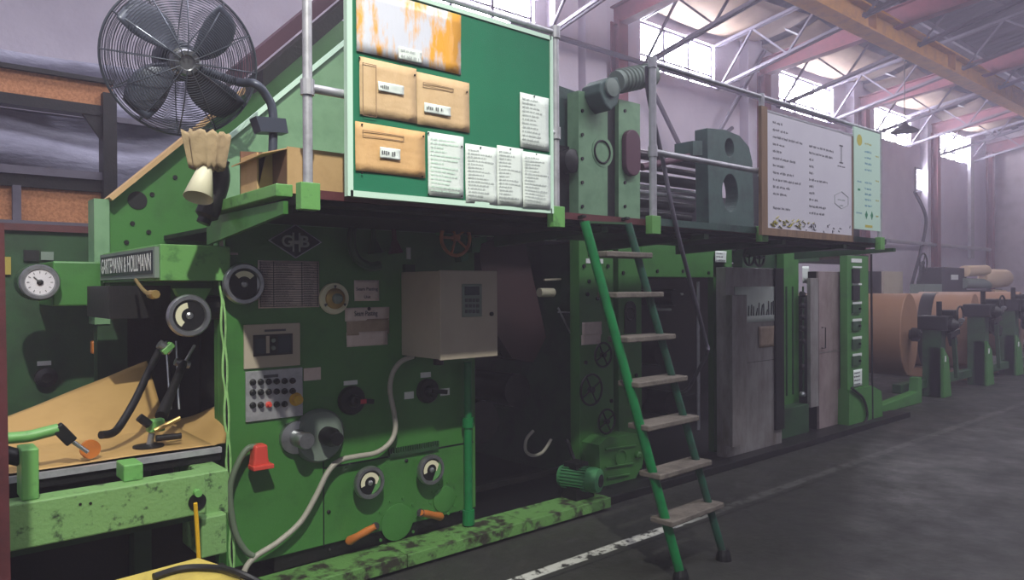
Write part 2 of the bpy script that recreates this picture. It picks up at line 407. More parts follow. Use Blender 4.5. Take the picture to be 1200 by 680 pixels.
# pendant reflector
pp = PY(1060, 149, 6.5)
lt = empty('pendant_lamp', pp, 'unlit pendant lamp hanging from a rod under the trusses', 'lamp')
MB().lathe(pp, (0, 0, -1), [(.03, -.12), (.07, -.05), (.27, .08), (.29, .1)], 24).build('lamp_shade', 'dark', lt, smooth=True)
MB().cyl(pp, (pp.x, pp.y, zroof(pp.y) - .1), .012, 6).build('rod', 'dark', lt)
# =================================================================== LEFT BACKGROUND
YB = 6.4
fr = empty('steel_gantry', (PY(60, 200, YB).x, YB, 0), 'dark steel frame with chipboard infill behind the green housing at upper left', 'frame')
def hb(v0, v1, u0, u1, y, d): # x-parallel bar whose heights are read at pixel column u1
    a = PY(u1, v0, y); b = PY(u1, v1, y); x0 = PY(u0, v0, y).x; return (x0, a.x, y, y + d, b.z, a.z)
MB().box(*hb(94, 99, -120, 134, YB - .04, .12)).build('top_rail', 'dark', fr)
MB().box(*hb(99, 126, -120, 132, YB, .03)).build('chipboard_panel', 'osb', fr)
MB().box(*hb(126, 138, -120, 134, YB - .04, .12)).build('beam', 'dark', fr)
MB().box(*hb(203, 212, -120, 128, YB - .04, .14)).build('beam', 'truss', fr)
MB().box(*hb(213, 226, -120, 128, YB - .01, .08)).build('beam', 'dark', fr)
a, b = PY(121, 126, YB - .08), PY(137, 126, YB - .08)
MB().box(a.x, b.x, YB - .08, YB + .08, 0, a.z + .12).build('column', 'dark', fr)
MB().prism([PY(96, 132, YB - .03), PY(122, 134, YB - .03), PY(122, 168, YB - .03)], (0, .04, 0)).build('knee_brace', 'dark', fr)
p = empty('chipboard_wall', (PY(60, 200, YB).x, YB + .15, 0), 'low orange chipboard screen with grey posts below the steel frame at left', 'screen')
MB().box(*hb(226, 266, -120, 128, YB + .02, .03)).build('chipboard_panel', 'osb', p)
a, b = PY(15, 240, YB - .05), PY(25, 240, YB - .05)
MB().box(a.x, b.x, YB - .05, YB + .01, PY(20, 262, YB).z, PY(20, 218, YB).z).build('post', 'truss', p)
MB().box(*hb(263, 273, -120, 128, YB - .08, .16)).build('rail', 'truss', p)
# tarpaulin / sheet behind
g = MB().grid(lambda s, t: Vector((PY(-120, 150, 7).x * (1 - s) + 2.6 * s, 7.0 + .05 * math.sin(9 * s + 5 * t) + .05 * math.sin(23 * t), 1.9 + 1.55 * t)), 30, 20)
T(g.build('tarpaulin', 'tarp', smooth=True, solid=.01), 'grey crumpled tarpaulin hung behind the dark steel frame', 'tarpaulin')
T(MB().box(*hb(146, 152, -120, 205, 6.9, .08)).build('roof_gutter', 'truss'), 'grey rail running across the tarpaulin behind the steel frame', 'rail')
# far green housing
YG = 5.3
gh = empty('machine_housing', (PY(60, 400, YG).x, YG, 0), 'large dark green machine housing at far left behind the kraft paper', 'machine')
x1 = PY(128, 300, YG).x
MB().box(PY(-150, 300, YG).x, x1, YG, YG + .6, 0, PY(60, 268, YG).z).build('body', 'green_dk', gh, .01)
MB().box(PY(-150, 300, YG).x, x1, YG - .03, YG + .62, PY(60, 272, YG).z, PY(60, 264, YG).z).build('top_edge', 'darkred', gh)
fbox(MB(), 28, 293, 46, 306, YG - .02, .02).build('switch_plate', 'black', gh)
fbox(MB(), 48, 295, 63, 305, YG - .02, .02).build('label_plate', 'crate', gh)
fbox(MB(), 44, 424, 60, 428, YG - .015, .015).build('label_strip', 'whitetile', gh)
MB().lathe(PY(53, 442, YG), (0, -1, 0), [(.06, 0), (.06, .05), (.03, .07)], 20).build('knob', 'black', gh)
T(fbox(MB(), 1, 301, 13, 322, YG - .02, .018).build('sticker', 'yellow_dull'), 'small dull yellow sticker on the dark green housing at the left edge', 'sticker')
YH = 4.75
hbx = empty('gauge_arm', (PY(90, 330, YH).x, YH, 0), 'green box arm carrying the leftmost silver ring gauge', 'gauge arm')
fbox(MB(), 62, 306, 124, 358, YH, .5).build('body', 'green', hbx, .01)
def dial(name, u, v, r, y, parent, kind='dark', a0=2.0, a1=3.6, label=None, lean=(0, -1, 0)):
    p = PY(u, v, y); R = m_px(p, r); ax = Vector(lean)
    d = MB().lathe(p, ax, [(R * .5, -.0), (R * .96, 0), (R, .012), (R, .022), (R * .93, .034), (R * .76, .034), (R * .70, .022), (R * .5, .02)], 40).build(name, 'steel', parent, smooth=True, label=label)
    MB().lathe(p + ax * .018, ax, [(R * .7, 0), (R * .7, .006)], 36).build('dial_face', 'white' if kind == 'white' else 'black', d)
    if kind == 'white':
        k = MB()
        for i in range(12):
            t = i / 12 * 2 * PI; a, b, c = frame(ax); q = b * math.cos(t) + c * math.sin(t)
            k.bar(p + ax * .0255 + q * R * .5, p + ax * .0255 + q * R * .62, .003, .002, ax)
        k.build('tick_marks', 'ink', d)
        MB().bar(p + ax * .027, p + ax * .027 + Vector((-R * .3, 0, R * .3)), .006, .003, ax).build('pointer', 'ink', d)
    else:
        MB().arc(p + ax * .025, ax, R * .36, R * .62, a0, a1, .002).build('scale', 'cream', d)
    MB().lathe(p + ax * .02, ax, [(R * .16, 0), (R * .16, .012), (R * .08, .016)], 16).build('hub', 'steel' if kind != 'white' else 'black', d)
    return d
dial('gauge', 46, 331, 21, YH - .06, hbx, 'white')
MB().lathe(PY(46, 331, YH - .06), (0, 1, 0), [(.1, 0), (.1, .14)], 24).build('gauge_housing', 'green_dk', hbx)
# orange switch and cables on far housing
T(fbox(MB(), 108, 400, 116, 415, YG - .4, .06).build('limit_switch', 'orangehandle', bev=.01), 'small orange switch hanging by the green housing below the gauge arm', 'switch')
T(MB().tube(smoothpts([PY(104, 358, YG - .3), PY(113, 385, YG - .3), PY(112, 402, YG - .36)]), .012).build('cable', 'cable'), 'thin dark cable dropping from the gauge arm to the orange switch', 'cable')
# =================================================================== BAG MACHINE CONTROL SIDE
YP = 3.65
XL = PY(264, 400, YP).x; XR = PY(557, 450, YP).x; ZT = 1.884
bm_ = empty('bag_making_machine', ((XL + XR) / 2, YP, 0), 'large green bag making machine with control panel, dials and a raised slanted side plate', 'machine')
zb_ = .17
MB().box(XL, XR, YP, YP + .1, zb_, ZT).build('front_panel', 'green', bm_, .006)
MB().box(XL, XL + .04, YP + .1, YP + .16, zb_, ZT).build('edge_flange', 'green', bm_)
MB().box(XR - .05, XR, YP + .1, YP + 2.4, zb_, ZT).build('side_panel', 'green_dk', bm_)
MB().box(XL + .25, XR + .0, YP + .02, YP + .2, .09, zb_).build('foot', 'dark', bm_)
# seam and screws on lower part
xs_ = PY(379, 560, YP).x
c = MB(); c.box(xs_ - .003, xs_ + .003, YP - .002, YP + .01, zb_, PY(379, 520, YP).z)
zz = PY(520, 524, YP).z; c.box(xs_, XR - .02, YP - .003, YP + .01, zz - .004, zz + .004); c.build('panel_seam', 'black', bm_)
for u, v in ((385, 600), (386, 645), (540, 600), (545, 535), (383, 535), (476, 540), (432, 362), (537, 344)): MB().lathe(PY(u, v, YP), (0, -1, 0), [(.011, 0), (.011, .006), (.006, .009)], 8).build('bolt', 'dark', bm_)
for u, v, R in ((465, 612, .135), (520, 585, .1)):
    c = MB()
    for i in range(10):
        t = i * PI / 5; pc = PY(u, v, YP); c.lathe(pc + Vector((math.cos(t) * R, 0, math.sin(t) * R)), (0, -1, 0), [(.009, 0), (.009, .006)], 8)
    c.lathe(PY(u, v, YP), (0, -1, 0), [(R * .78, 0), (R * .78, .008), (R * .7, .01)], 32)
    c.build('bolted_cover', 'green', bm_, smooth=True)
# long near slanted plate above the panel
def plate(poly, y, d, m, name, parent): return MB().prism([PY(u, v, y) for u, v in poly], (0, d, 0)).build(name, m, parent)
A0 = PY(262, 166, YP); A1 = PY(420, 36, YP)
e1 = A0 + (A1 - A0) * 3.0
XM = PY(652, 200, YP).x
zcap = A0.z + (A1.z - A0.z) / (A1.x - A0.x) * (XM - A0.x)
MB().prism([(A0.x, YP, 1.88), (XM, YP, 1.88), (XM, YP, 3.15), (A0.x + (3.15 - A0.z) * (A1.x - A0.x) / (A1.z - A0.z), YP, 3.15), A0], (0, .04, 0)).build('slanted_side_plate', 'green_pale', bm_)
dd = (A1 - A0).normalized()
xe = A0.x + (3.15 - A0.z) * (A1.x - A0.x) / (A1.z - A0.z)
MB().bar(A0 + Vector((0, 0, .0)), (xe, YP, 3.15), .05, .02, (0, 0, 1)).build('plate_edge', 'aluwhite', bm_)
YF = 4.85
B0 = PY(112, 236, YF); B1 = PY(212, 156, YF); sl = (B1.z - B0.z) / (B1.x - B0.x)
zl = PY(128, 420, YF).z
MB().prism([(B0.x + .06, YF, 1.45), (3.6, YF, 1.45), (3.6, YF, 3.5), (B0.x + .06 + (3.5 - B0.z) / sl, YF, 3.5), (B0.x + .06, YF, B0.z + .0)], (0, .08, 0)).build('rear_side_plate', 'green', bm_)
MB().bar((B0.x + .06, YF - .02, B0.z + .01), (B0.x + .06 + (3.5 - B0.z) / sl, YF - .02, 3.51), .16, .025).build('plate_edge', 'card', bm_)
MB().box(B0.x - .02, B0.x + .06, YF - .06, YF + .1, 1.35, B0.z + .01).build('end_plate', 'green_pale', bm_)
MB().lathe(PY(161, 235, YF), (0, -1, 0), [(m_px(PY(161, 235, YF), 10.5), 0), (m_px(PY(161, 235, YF), 10.5), .006)], 28).build('round_opening', 'black', bm_)
for u, v in ((205, 208), (178, 228), (174, 272), (155, 262), (148, 284)): MB().lathe(PY(u, v, YF), (0, -1, 0), [(.014, 0), (.014, .01)], 8).build('bolt', 'dark', bm_)
# dark slanted belt deck between the plates
for k, (off, m) in enumerate(((.13, 'dark'), (.24, 'maroon'))):
    MB().prism([(A0.x + .25, YP + .12 + .3 * k, A0.z + off + .2), (xe + .0, YP + .12 + .3 * k, 3.15 + off), (xe + .0, YP + .12 + .3 * k, 3.25 + off), (A0.x + .25, YP + .12 + .3 * k, A0.z + off + .3)], (0, .25, 0)).build('belt_guide', m, bm_)
# dark sheets added for the shade inside, so that nothing shows through
MB().box(XL + .05, XR, YP + .1, YF, 1.86, 1.884).build('light_stop_sheet', 'dark', bm_)  # added sheet that stops light leaking in from above
MB().box(XL + .3, XR + .6, YP + 1.3, YP + 1.38, .1, 1.8).build('dark_cavity_sheet', 'dark', bm_)
MB().box(PY(134, 400, 4.9).x, XL + .6, 4.98, 5.03, .2, 1.75).build('dark_cavity_sheet', 'dark', bm_)
# nameplate box
xn = PY(188, 300, 3.6).x
MB().box(xn, XL + .01, 3.6, 4.75, PY(188, 329, 3.6).z, PY(188, 286, 3.6).z).build('nameplate_housing', 'green_lt', bm_, .004)
yA, yB_ = 3.62, 4.72; zA, zB = PY(188, 328, 3.6).z + .01, PY(188, 287, 3.6).z - .008
np_ = MB().box(xn - .02, xn, yA, yB_, zA, zB).build('nameplate', 'crate', bm_)
MB().box(xn - .024, xn - .019, yA + .03, yB_ - .03, zA + .02, zB - .015).build('plate_face', 'navy', np_)
text_mesh('lettering', 'GARTEMANN & HOLLMANN', 'whitetile', np_, yB_ - .05, yA + .045, zA + .034, zB - .026, xn - .0242, '-X', .0006, .006)
fbox(MB(), 114, 372, 150, 500, YF - .05, .1).build('post', 'green_dk', bm_)
MB().box(B0.x + .06, B0.x + .1, YF, YF + .15, .3, 1.5).build('post', 'green_dk', bm_)
# dark roll under the nameplate housing
fbox(MB(), 128, 335, 200, 372, 3.95, .5).build('under_box', 'dark', bm_)
MB().cyl((XL - .2, 3.75, 1.46), (XL + .0, 3.75, 1.46), .06, 16).build('shaft', 'dark', bm_)
plate([(205, 338), (248, 338), (240, 352), (212, 352)], 3.7, .05, 'green_lt', 'bracket', bm_)
T(MB().tube(smoothpts([PX(159, 328, xn - .04), PX(168, 340, xn - .12), PX(176, 345, xn - .2), PX(183, 345, xn - .2)]), [.008] * 12 + [.016] * 7).build('lever_handle', 'brass', smooth=True), 'small brass bent lever below the nameplate', 'lever')
# ring dials
dial('gauge', 220, 370, 25, 3.55, bm_, 'dark', -.45 * PI, .3 * PI)
MB().cyl(PY(220, 370, 3.57), PY(220, 370, 3.95), .05).build('gauge_shaft', 'dark', bm_)
dial('gauge', 284, 333, 24.5, YP - .05, bm_, 'dark', PI * 1.22, PI * 1.75)
MB().cyl(PY(284, 333, YP - .05), PY(284, 333, YP), .09).build('gauge_shaft', 'steel', bm_)
dial('gauge', 431, 565, 19.5, YP - .06, bm_, 'dark', PI * .9, PI * 2.1)
MB().cyl(PY(431, 565, YP - .06), PY(431, 565, YP), .07).build('gauge_shaft', 'green', bm_)
dial('gauge', 503, 550, 18, YP - .06, bm_, 'dark', PI * .9, PI * 2.1)
MB().cyl(PY(503, 550, YP - .06), PY(503, 550, YP), .07).build('gauge_shaft', 'green', bm_)
# white disc dial
p = PY(390, 350, YP); R = m_px(p, 18.5)
wd = MB().lathe(p, (0, -1, 0), [(R * .97, 0), (R, .008), (R, .02), (R * .96, .026), (R * .65, .026)], 40).build('disc_dial', 'cream', bm_, smooth=True)
MB().lathe(p + Vector((0, -.026, 0)), (0, -1, 0), [(R * .66, 0), (R * .64, .012), (R * .5, .02), (R * .3, .022)], 36).build('scale_ring', 'brass', wd, smooth=True)
MB().lathe(p + Vector((0, -.045, 0)), (0, -1, 0), [(R * .34, 0), (R * .32, .02), (R * .2, .03)], 24).build('knob', 'crate', wd)
c = MB()
for t in (PI / 2, PI / 2 + 2.1, PI / 2 - 2.1):
    q = p + Vector((math.cos(t) * R * .72, -.028, math.sin(t) * R * .72)); n_ = Vector((math.cos(t), 0, math.sin(t))); s_ = Vector((-n_.z, 0, n_.x))
    c.prism([q - n_ * .014, q + n_ * .01 + s_ * .008, q + n_ * .01 - s_ * .008], (0, -.002, 0))
c.build('pointer', 'ink', wd)
# emblem
pc = PY(346, 283, YP); hw, hh = m_px(pc, 33), m_px(pc, 20)
lo = MB().prism([pc + Vector(q) for q in ((-hw, 0, 0), (0, 0, -hh), (hw, 0, 0), (0, 0, hh))], (0, -.006, 0)).build('emblem', 'steel', bm_, label='diamond emblem')
MB().prism([pc + Vector((a * .94, -.006, b * .93)) for a, b in ((-hw, 0), (0, -hh), (hw, 0), (0, hh))], (0, -.002, 0)).build('plate_face', 'navy', lo)
text_mesh('lettering', 'G', 'inkgrey', lo, pc.x - hw * .52, pc.x - hw * .13, pc.z - hh * .34, pc.z + hh * .34, YP - .008, '-Y', .003, .02)
text_mesh('lettering', 'H', 'inkgrey', lo, pc.x - hw * .14, pc.x + hw * .16, pc.z - hh * .62, pc.z + hh * .5, YP - .009, '-Y', .003, .02)
text_mesh('lettering', 'B', 'inkgrey', lo, pc.x + hw * .17, pc.x + hw * .5, pc.z - hh * .34, pc.z + hh * .34, YP - .008, '-Y', .003, .02)
# display panel
dp = fbox(MB(), 286, 381, 352, 428, YP - .012, .012).build('display_plate', 'beige', bm_, .002)
fbox(MB(), 297, 393, 343, 415, YP - .016, .004).build('display_window', 'black', dp)
fbox(MB(), 299, 397, 311, 414, YP - .018, .004).build('display', 'screen', dp)
fbox(MB(), 326, 394, 341, 413, YP - .018, .004).build('display', 'screen', dp)
fbox(MB(), 312, 394, 316, 414, YP - .019, .004).build('divider', 'beige', dp)
for v in (399, 408): MB().lathe(PY(320, v, YP - .016), (0, -1, 0), [(.012, 0), (.01, .012)], 12).build('knob', 'crate', dp)
fbox(MB(), 310, 386.5, 335, 388, YP - .0135, .003).build('printed_text', 'ink', dp)
# push button plate
bp_ = fbox(MB(), 288, 436, 355, 487, YP - .012, .012).build('button_plate', 'galv', bm_, .002)
rows = [(447, 6), (459, 6), (474, 5)]
for r_, (v, n) in enumerate(rows):
    for k in range(n):
        u = 296 + 9.3 * k; vv = v - .35 * k + 1
        q = PY(u, vv, YP - .012)
        m_ = 'red' if (r_ == 2 and k == 2) else 'black'
        b_ = MB().lathe(q, (0, -1, 0), [(.016, 0), (.016, .006), (.011, .008), (.011, .022), (.009, .025)], 16).build('push_button', m_, bp_, smooth=True)
pe = PY(346.5, 468, YP - .012)
MB().lathe(pe, (0, -1, 0), [(.035, 0), (.035, .004), (.018, .006), (.018, .02), (.026, .03), (.024, .04)], 24).build('emergency_stop', 'yellow', bp_, label='yellow stop mushroom button')
fbox(MB(), 309, 440, 326, 442, YP - .0135, .003).build('printed_text', 'ink', bp_)
T(fbox(MB(), 356, 432, 376, 445, YP - .006, .006).build('label_plate', 'paperpink'), 'small pale label plate right of the push button plate', 'label')
MB_ = MB()
# bullhorn style knobs
def black_knob(u, v, r, tags, red):
    p = PY(u, v, YP); R = m_px(p, r)
    k = MB().lathe(p, (0, -1, 0), [(R, 0), (R, .02), (R * .9, .03), (R * .45, .03), (R * .4, .07), (R * .3, .075)], 28).build('selector_knob', 'black', bm_, smooth=True)
    MB().bar(p + Vector((-R * .2, -.08, R * .1)), p + Vector((R * 1.15, -.08, -R * .1)), .03, .025).build('lever', 'dark', k)
    if red: MB().box(p.x + R * .1, p.x + R * .55, p.y - .096, p.y - .092, p.z - .012, p.z + .012).build('red_mark', 'redlab', k)
    for (a, b, c_, d) in tags: fbox(MB(), a, b, c_, d, YP - .003, .003).build('tag', 'whitetile', k)
black_knob(411, 469, 17, [(403, 447, 419, 450.5)], True)
black_knob(500, 458, 14.5, [(474, 460, 485, 467), (493, 437, 505, 442), (516, 456, 527, 463)], False)
# big adjuster
p = PY(372, 510, YP); R = m_px(p, 31)
aj = MB().lathe(p, (0, -1, 0), [(R, 0), (R, .03), (R * .92, .045), (R * .4, .05)], 36).build('adjuster_disc', 'crate', bm_, smooth=True)
MB().lathe(p + Vector((.03, -.05, 0)), (0, -1, 0), [(.05, 0), (.05, .06), (.035, .09), (.035, .12)], 20).build('knob', 'black', aj, smooth=True)
p2 = PY(345, 512, YP)
MB().lathe(p2, (0, -1, 0), [(.085, 0), (.085, .03), (.045, .04), (.045, .14), (.04, .15)], 24).build('collar', 'steel', aj, smooth=True)
MB().cyl(PY(462, 512, YP - .09), PY(462, 512, YP - .09) + Vector((.001, 0, .0)), .001, 6)
# comb rack
c = MB(); x0, x1, z0, z1 = rectY(440, 527, 512, 536, YP)
x0r = PY(455, 530, YP).x; x1r = PY(512, 520, YP).x; zr = PY(512, 522, YP).z
c.box(x0r, x1r, YP - .02, YP, zr - .02, zr)
for k in range(22): xx = x0r + (x1r - x0r) * k / 21; c.box(xx - .003, xx + .003, YP - .02, YP - .006, zr, zr + .03)
c.build('comb_rack', 'green_dk', bm_)
# crank handles
def crank(u0, v0, u1, v1):
    a = PY(u0, v0, YP - .03); b = PY(u1, v1, YP - .12)
    h = MB().cyl(PY(u1, v1, YP), PY(u1, v1, YP - .12), .022).build('crank_handle', 'dark', bm_)
    MB().tube([b, b + (a - b) * .3, b + (a - b) * .6, b + (a - b) * .9, a], [.016, .022, .02, .026, .014], 12).build('grip', 'orangehandle', h, smooth=True)
    return h
crank(406, 636, 440, 617); crank(518, 606, 493, 601)
# curved guide above
c = MB().tube(smoothpts([PY(420, 252, YP - .06), PY(412, 275, YP - .06), PY(416, 300, YP - .06), PY(432, 312, YP - .06), PY(445, 311, YP - .06)]), .025)
c.build('curved_guide', 'green_dk', bm_, smooth=True)
for u in (437, 461): MB().tube([PY(u, 262, YP - .06), PY(u + 1, 280, YP - .06), PY(u + 3, 297, YP - .06)], [.012, .014, .045], 10).build('hanging_stop', 'darkred' if u > 450 else 'green_dk', bm_)
c = fbox(MB(), 477, 290, 481.5, 304, YP - .01, .01); c.build('tag', 'whitetile', bm_)
fbox(MB(), 267, 296, 279, 299, YP - .004, .004).build('tag', 'paperpink', bm_)
# vertical slotted channel left of electrical box
fbox(MB(), 475, 310, 487, 420, YP - .03, .03).build('channel', 'green_dk', bm_)
# handwheel with spokes (orange)
def spoked(u, v, r, y, m, name, parent, ax=(0, -1, 0), n=5, thick=.011, rot=0):
    p = PY(u, v, y); R = m_px(p, r); a, b, c_ = frame(ax)
    o = MB().ring(p, ax, R, thick, 36, 8).build(name, m, parent, smooth=True)
    s = MB()
    for k in range(n):
        t = k * 2 * PI / n + rot; q = b * math.cos(t) + c_ * math.sin(t); s.cyl(p, p + q * R, thick * .7, 8)
    s.lathe(p - Vector(ax) * .02, ax, [(R * .2, 0), (R * .2, .04)], 16)
    s.build('spokes', m, o, smooth=True)
    return o
spoked(534, 279, 20.5, YP - .14, 'orangewheel', 'handwheel', bm_)
MB().cyl(PY(534, 279, YP - .14), PY(534, 279, YP), .025).build('wheel_shaft', 'dark', bm_)
plate([(511, 260), (527, 259), (524, 272), (517, 276)], YP - .05, .05, 'green_lt', 'bracket', bm_)
for pl in ([(552, 262), (568, 262), (568, 267), (552, 268)], [(553, 279), (570, 277), (571, 283), (564, 286), (562, 296), (553, 296)], [(538, 297), (550, 296), (548, 305), (541, 307)]):
    plate(pl, YP - .06, .06, 'motor', 'bracket', bm_)
# electrical box
xa, xb = PY(517, 370, 3.25).x, PY(582.5, 370, 3.25).x
z1 = PY(517, 317.5, 3.25).z; z0 = PY(517, 422, 3.25).z
eb = empty('electrical_cabinet', ((xa + xb) / 2, 3.45, z0), 'beige wall mounted electrical box with keypad display, on the green panel', 'electrical box')
MB().box(xa, xb, 3.275, YP, z0, z1).build('body', 'beige', eb, .004)
MB().box(xa - .004, xb + .004, 3.25, 3.272, z0 - .004, z1 + .004).build('door', 'beige', eb, .004)
kp = fbox(MB(), 542, 333, 565, 371, 3.243, .01).build('keypad', 'crate', eb, .002)
fbox(MB(), 545, 336, 562, 346, 3.240, .006).build('display', 'screen', kp)
c = MB()
for j in range(3):
    for i in range(4): fbox(c, 545.5 + i * 4.4, 350 + j * 6.5, 548.5 + i * 4.4, 354 + j * 6.5, 3.239, .006)
c.build('key', 'ink', kp)
MB().lathe(PY(575.5, 368, 3.25), (0, -1, 0), [(.012, 0), (.012, .01)], 14).build('lock', 'black', eb)
MB().cyl((xa + .12, 3.45, z0), (xa + .12, 3.45, z0 - .05), .03).build('cable_gland', 'dark', eb)
# notices on the panel
rnd = random.Random(3)
def notice(name, u0, v0, u1, v1, y, m, label, cat='paper', lines=None, text=None, inkm='ink', tilt=0, hd=.6):
    x0, x1, z0, z1 = rectY(u0, v0, u1, v1, y)
    n = max(2, 6)
    ph = rnd.uniform(0, 6)
    g = MB().grid(lambda s, t: Vector((x0 + (x1 - x0) * s, y - .002 - .002 * math.sin(5 * s + ph) * math.sin(4 * t + ph), z0 + (z1 - z0) * t + tilt * (s - .5) * (x1 - x0))), n, n)
    o = g.build(name, m, solid=.0012, smooth=True); o['_o'] = tuple(o.location); T(o, label, cat)
    if lines:
        c = MB(); W, H = x1 - x0, z1 - z0; h = H / lines * .42
        for k in range(lines):
            zz = z1 - H * (.07 + .88 * (k + .5) / lines) - h / 2
            words(c, x0 + W * .07, zz, W * rnd.uniform(.35, .86), h, y - .0052, rnd)
        c.build('printed_text', inkm, o)
    if text:
        for (s, a, b, c_, d) in text: text_mesh('printed_text', s, 'ink', o, x0 + (x1 - x0) * a, x0 + (x1 - x0) * c_, z0 + (z1 - z0) * b, z0 + (z1 - z0) * d, y - .005, '-Y', .001, .01)
    return o
o = notice('data_sheet', 302, 305, 374, 360, YP - .002, 'paperpink', 'large aged data table sheet below the diamond emblem', 'sheet')
c = MB(); x0, x1, z0, z1 = rectY(302, 305, 374, 360, YP - .002)
for k in range(19): zz = z0 + (z1 - z0) * (k + .6) / 19.6; c.box(x0 + .006, x1 - .006, YP - .0095, YP - .0085, zz - .0013, zz + .0013)
for f in (.03, .24, .7, .97): xx = x0 + (x1 - x0) * f; c.box(xx - .0018, xx + .0018, YP - .0095, YP - .0085, z0 + .005, z1 - .005)
for k in range(18):
    zz = z0 + (z1 - z0) * (k + .75) / 19.6
    for a, b in ((.04, .18), (.27, .35), (.73, .18)): words(c, x0 + (x1 - x0) * a, zz, (x1 - x0) * b * rnd.uniform(.5, 1), .005, YP - .0088, rnd)
c.build('printed_table', 'ink', o)
notice('notice', 415, 328.5, 444, 352.5, YP - .002, 'paperpink', 'white notice reading Seam Pasting, upper one right of the round disc dial', 'notice', text=[('Seam Pasting', .06, .45, .94, .66), ('Unit', .38, .12, .64, .26)])
notice('notice', 404, 361, 456, 375, YP - .002, 'paperpink', 'taped notice strip reading Seam Pasting, top of the three strips', 'notice', text=[('Seam Pasting', .2, .25, .72, .75)])
notice('notice', 406, 375, 456, 391, YP - .0015, 'paperbrown', 'blank browned paper strip, middle of the three taped strips', 'notice')
notice('notice', 406, 390, 454, 404, YP - .002, 'paperpink', 'pale torn paper strip, lowest of the three taped strips', 'notice')
# red plug and hoses
q = PY(303, 537, YP - .06)
pg = empty('power_plug', q, 'red industrial power plug hanging on the bright green corner of the panel', 'plug')
w1, w2 = m_px(q, 7.5), m_px(q, 11)
MB().prism([(q.x - w1, YP - .1, q.z + .07), (q.x + w1, YP - .1, q.z + .07), (q.x + w1 * 1.15, YP - .1, q.z + .0), (q.x + w2, YP - .1, q.z - .055), (q.x - w2, YP - .1, q.z - .055), (q.x - w1 * 1.15, YP - .1, q.z + .0)], (0, .07, 0)).build('plug_body', 'red', pg, .01)
MB().box(q.x - w2 * 1.0, q.x + w2 * 1.25, YP - .115, YP - .04, q.z - .05, q.z - .028).build('flange', 'red', pg, .004)
MB().box(q.x - .02, q.x + .02, YP - .04, YP, q.z - .02, q.z + .03).build('holder', 'red', pg)
T(MB().tube(smoothpts([PY(u, v, YP - .06) for u, v in ((302, 524), (290, 526), (278, 545), (270, 570), (271, 600), (277, 628), (288, 646), (297, 652))]), .015, 10).build('plug_cable', 'conduitdk', smooth=True), 'grey green cable looping from the red plug down the panel edge', 'cable')
T(MB().tube(smoothpts([PY(u, v, YP - .06) for u, v in ((484, 418), (470, 424), (460, 438), (457, 458), (462, 485), (463, 505), (456, 520), (440, 531), (418, 535), (398, 540), (384, 554), (370, 582), (352, 612), (325, 636), (300, 652), (287, 668), (284, 690))]), .0145, 12).build('conduit', 'conduit', smooth=True), 'long grey flexible conduit snaking from the beige electrical box down across the panel', 'conduit')
# cable bundle on left edge
def edge_cable(off, r, m, label, jit=0.0, top=245):
    pts = []
    for k in range(26):
        v = top + (690 - top) * k / 25; u = 262 + (v - 300) * .037 + off + jit * math.sin(k * 2.1 + off)
        pts.append(PY(u, v, YP - .02))
    o = MB().tube(smoothpts(pts, 3), r, 8).build('edge_cable', m, smooth=True); return T(o, label, 'cable', 'cables down the left edge of the panel')
edge_cable(-1.5, .007, 'cablegreen', 'green painted cable running down the left edge of the green panel', .8)
edge_cable(-5, .006, 'cablegreen', 'frayed green cable running furthest left down the panel edge', 1.3)
edge_cable(-3, .005, 'cable', 'thin black cable tied between the green cables down the panel edge', .5, 300)
c = MB(); 
for pts in (((251, 246), (256, 262), (262, 275)), ((249, 252), (256, 266), (261, 290)), ((255, 244), (259, 262), (258, 285), (263, 300))):
    c.tube(smoothpts([PY(u, v, YP - .03) for u, v in pts]), .006, 6)
T(c.build('cable_ends', 'cream', smooth=True), 'knotted pale cable ends tied at the top left corner of the panel', 'cable ends')
# teal pole
tp = PY(549, 612, YP - .06)
tp_ = empty('guard_pole', (tp.x, tp.y, .1), 'glossy teal green vertical tube at the right edge of the green panel', 'pole')
MB().cyl((tp.x, tp.y, .1), (tp.x, tp.y, PY(549, 424, YP - .06).z), .026, 16).build('tube', 'teal', tp_, smooth=True)
MB().cyl((tp.x, tp.y, .1), (tp.x, tp.y, .19), .038, 16).build('foot_collar', 'teal', tp_)
zq = PY(549, 495, YP - .06).z
MB().cyl((tp.x, tp.y, zq - .03), (tp.x, tp.y, zq + .03), .036, 16).build('collar', 'teal', tp_)
# =================================================================== BASE SILL
gb = [(-.2, 2.2), (2.2, 4.4)]
YS0, YS1 = 3.42, 3.66
xe_ = PY(716, 590, YS0).x
sb = MB(); xz = PY(370, 676, YS0).x
x = xz; ks = PY(478, 640, YS0).x
for a, b in ((1.3, ks - .004), (ks, 3.05), (3.054, xe_)):
    sb.box(a, b, YS0, YS1, .02, .09)
T(sb.build('base_sill', 'green_sill', bev=.004), 'long chipped green base sill along the floor in front of the machine', 'sill')
T(MB().box(xe_ + .02, 9.2, 3.5, 3.72, .0, .06).build('base_sill', 'dark', bev=.004), 'dark base rail on the floor running past the steel cabinet', 'sill')
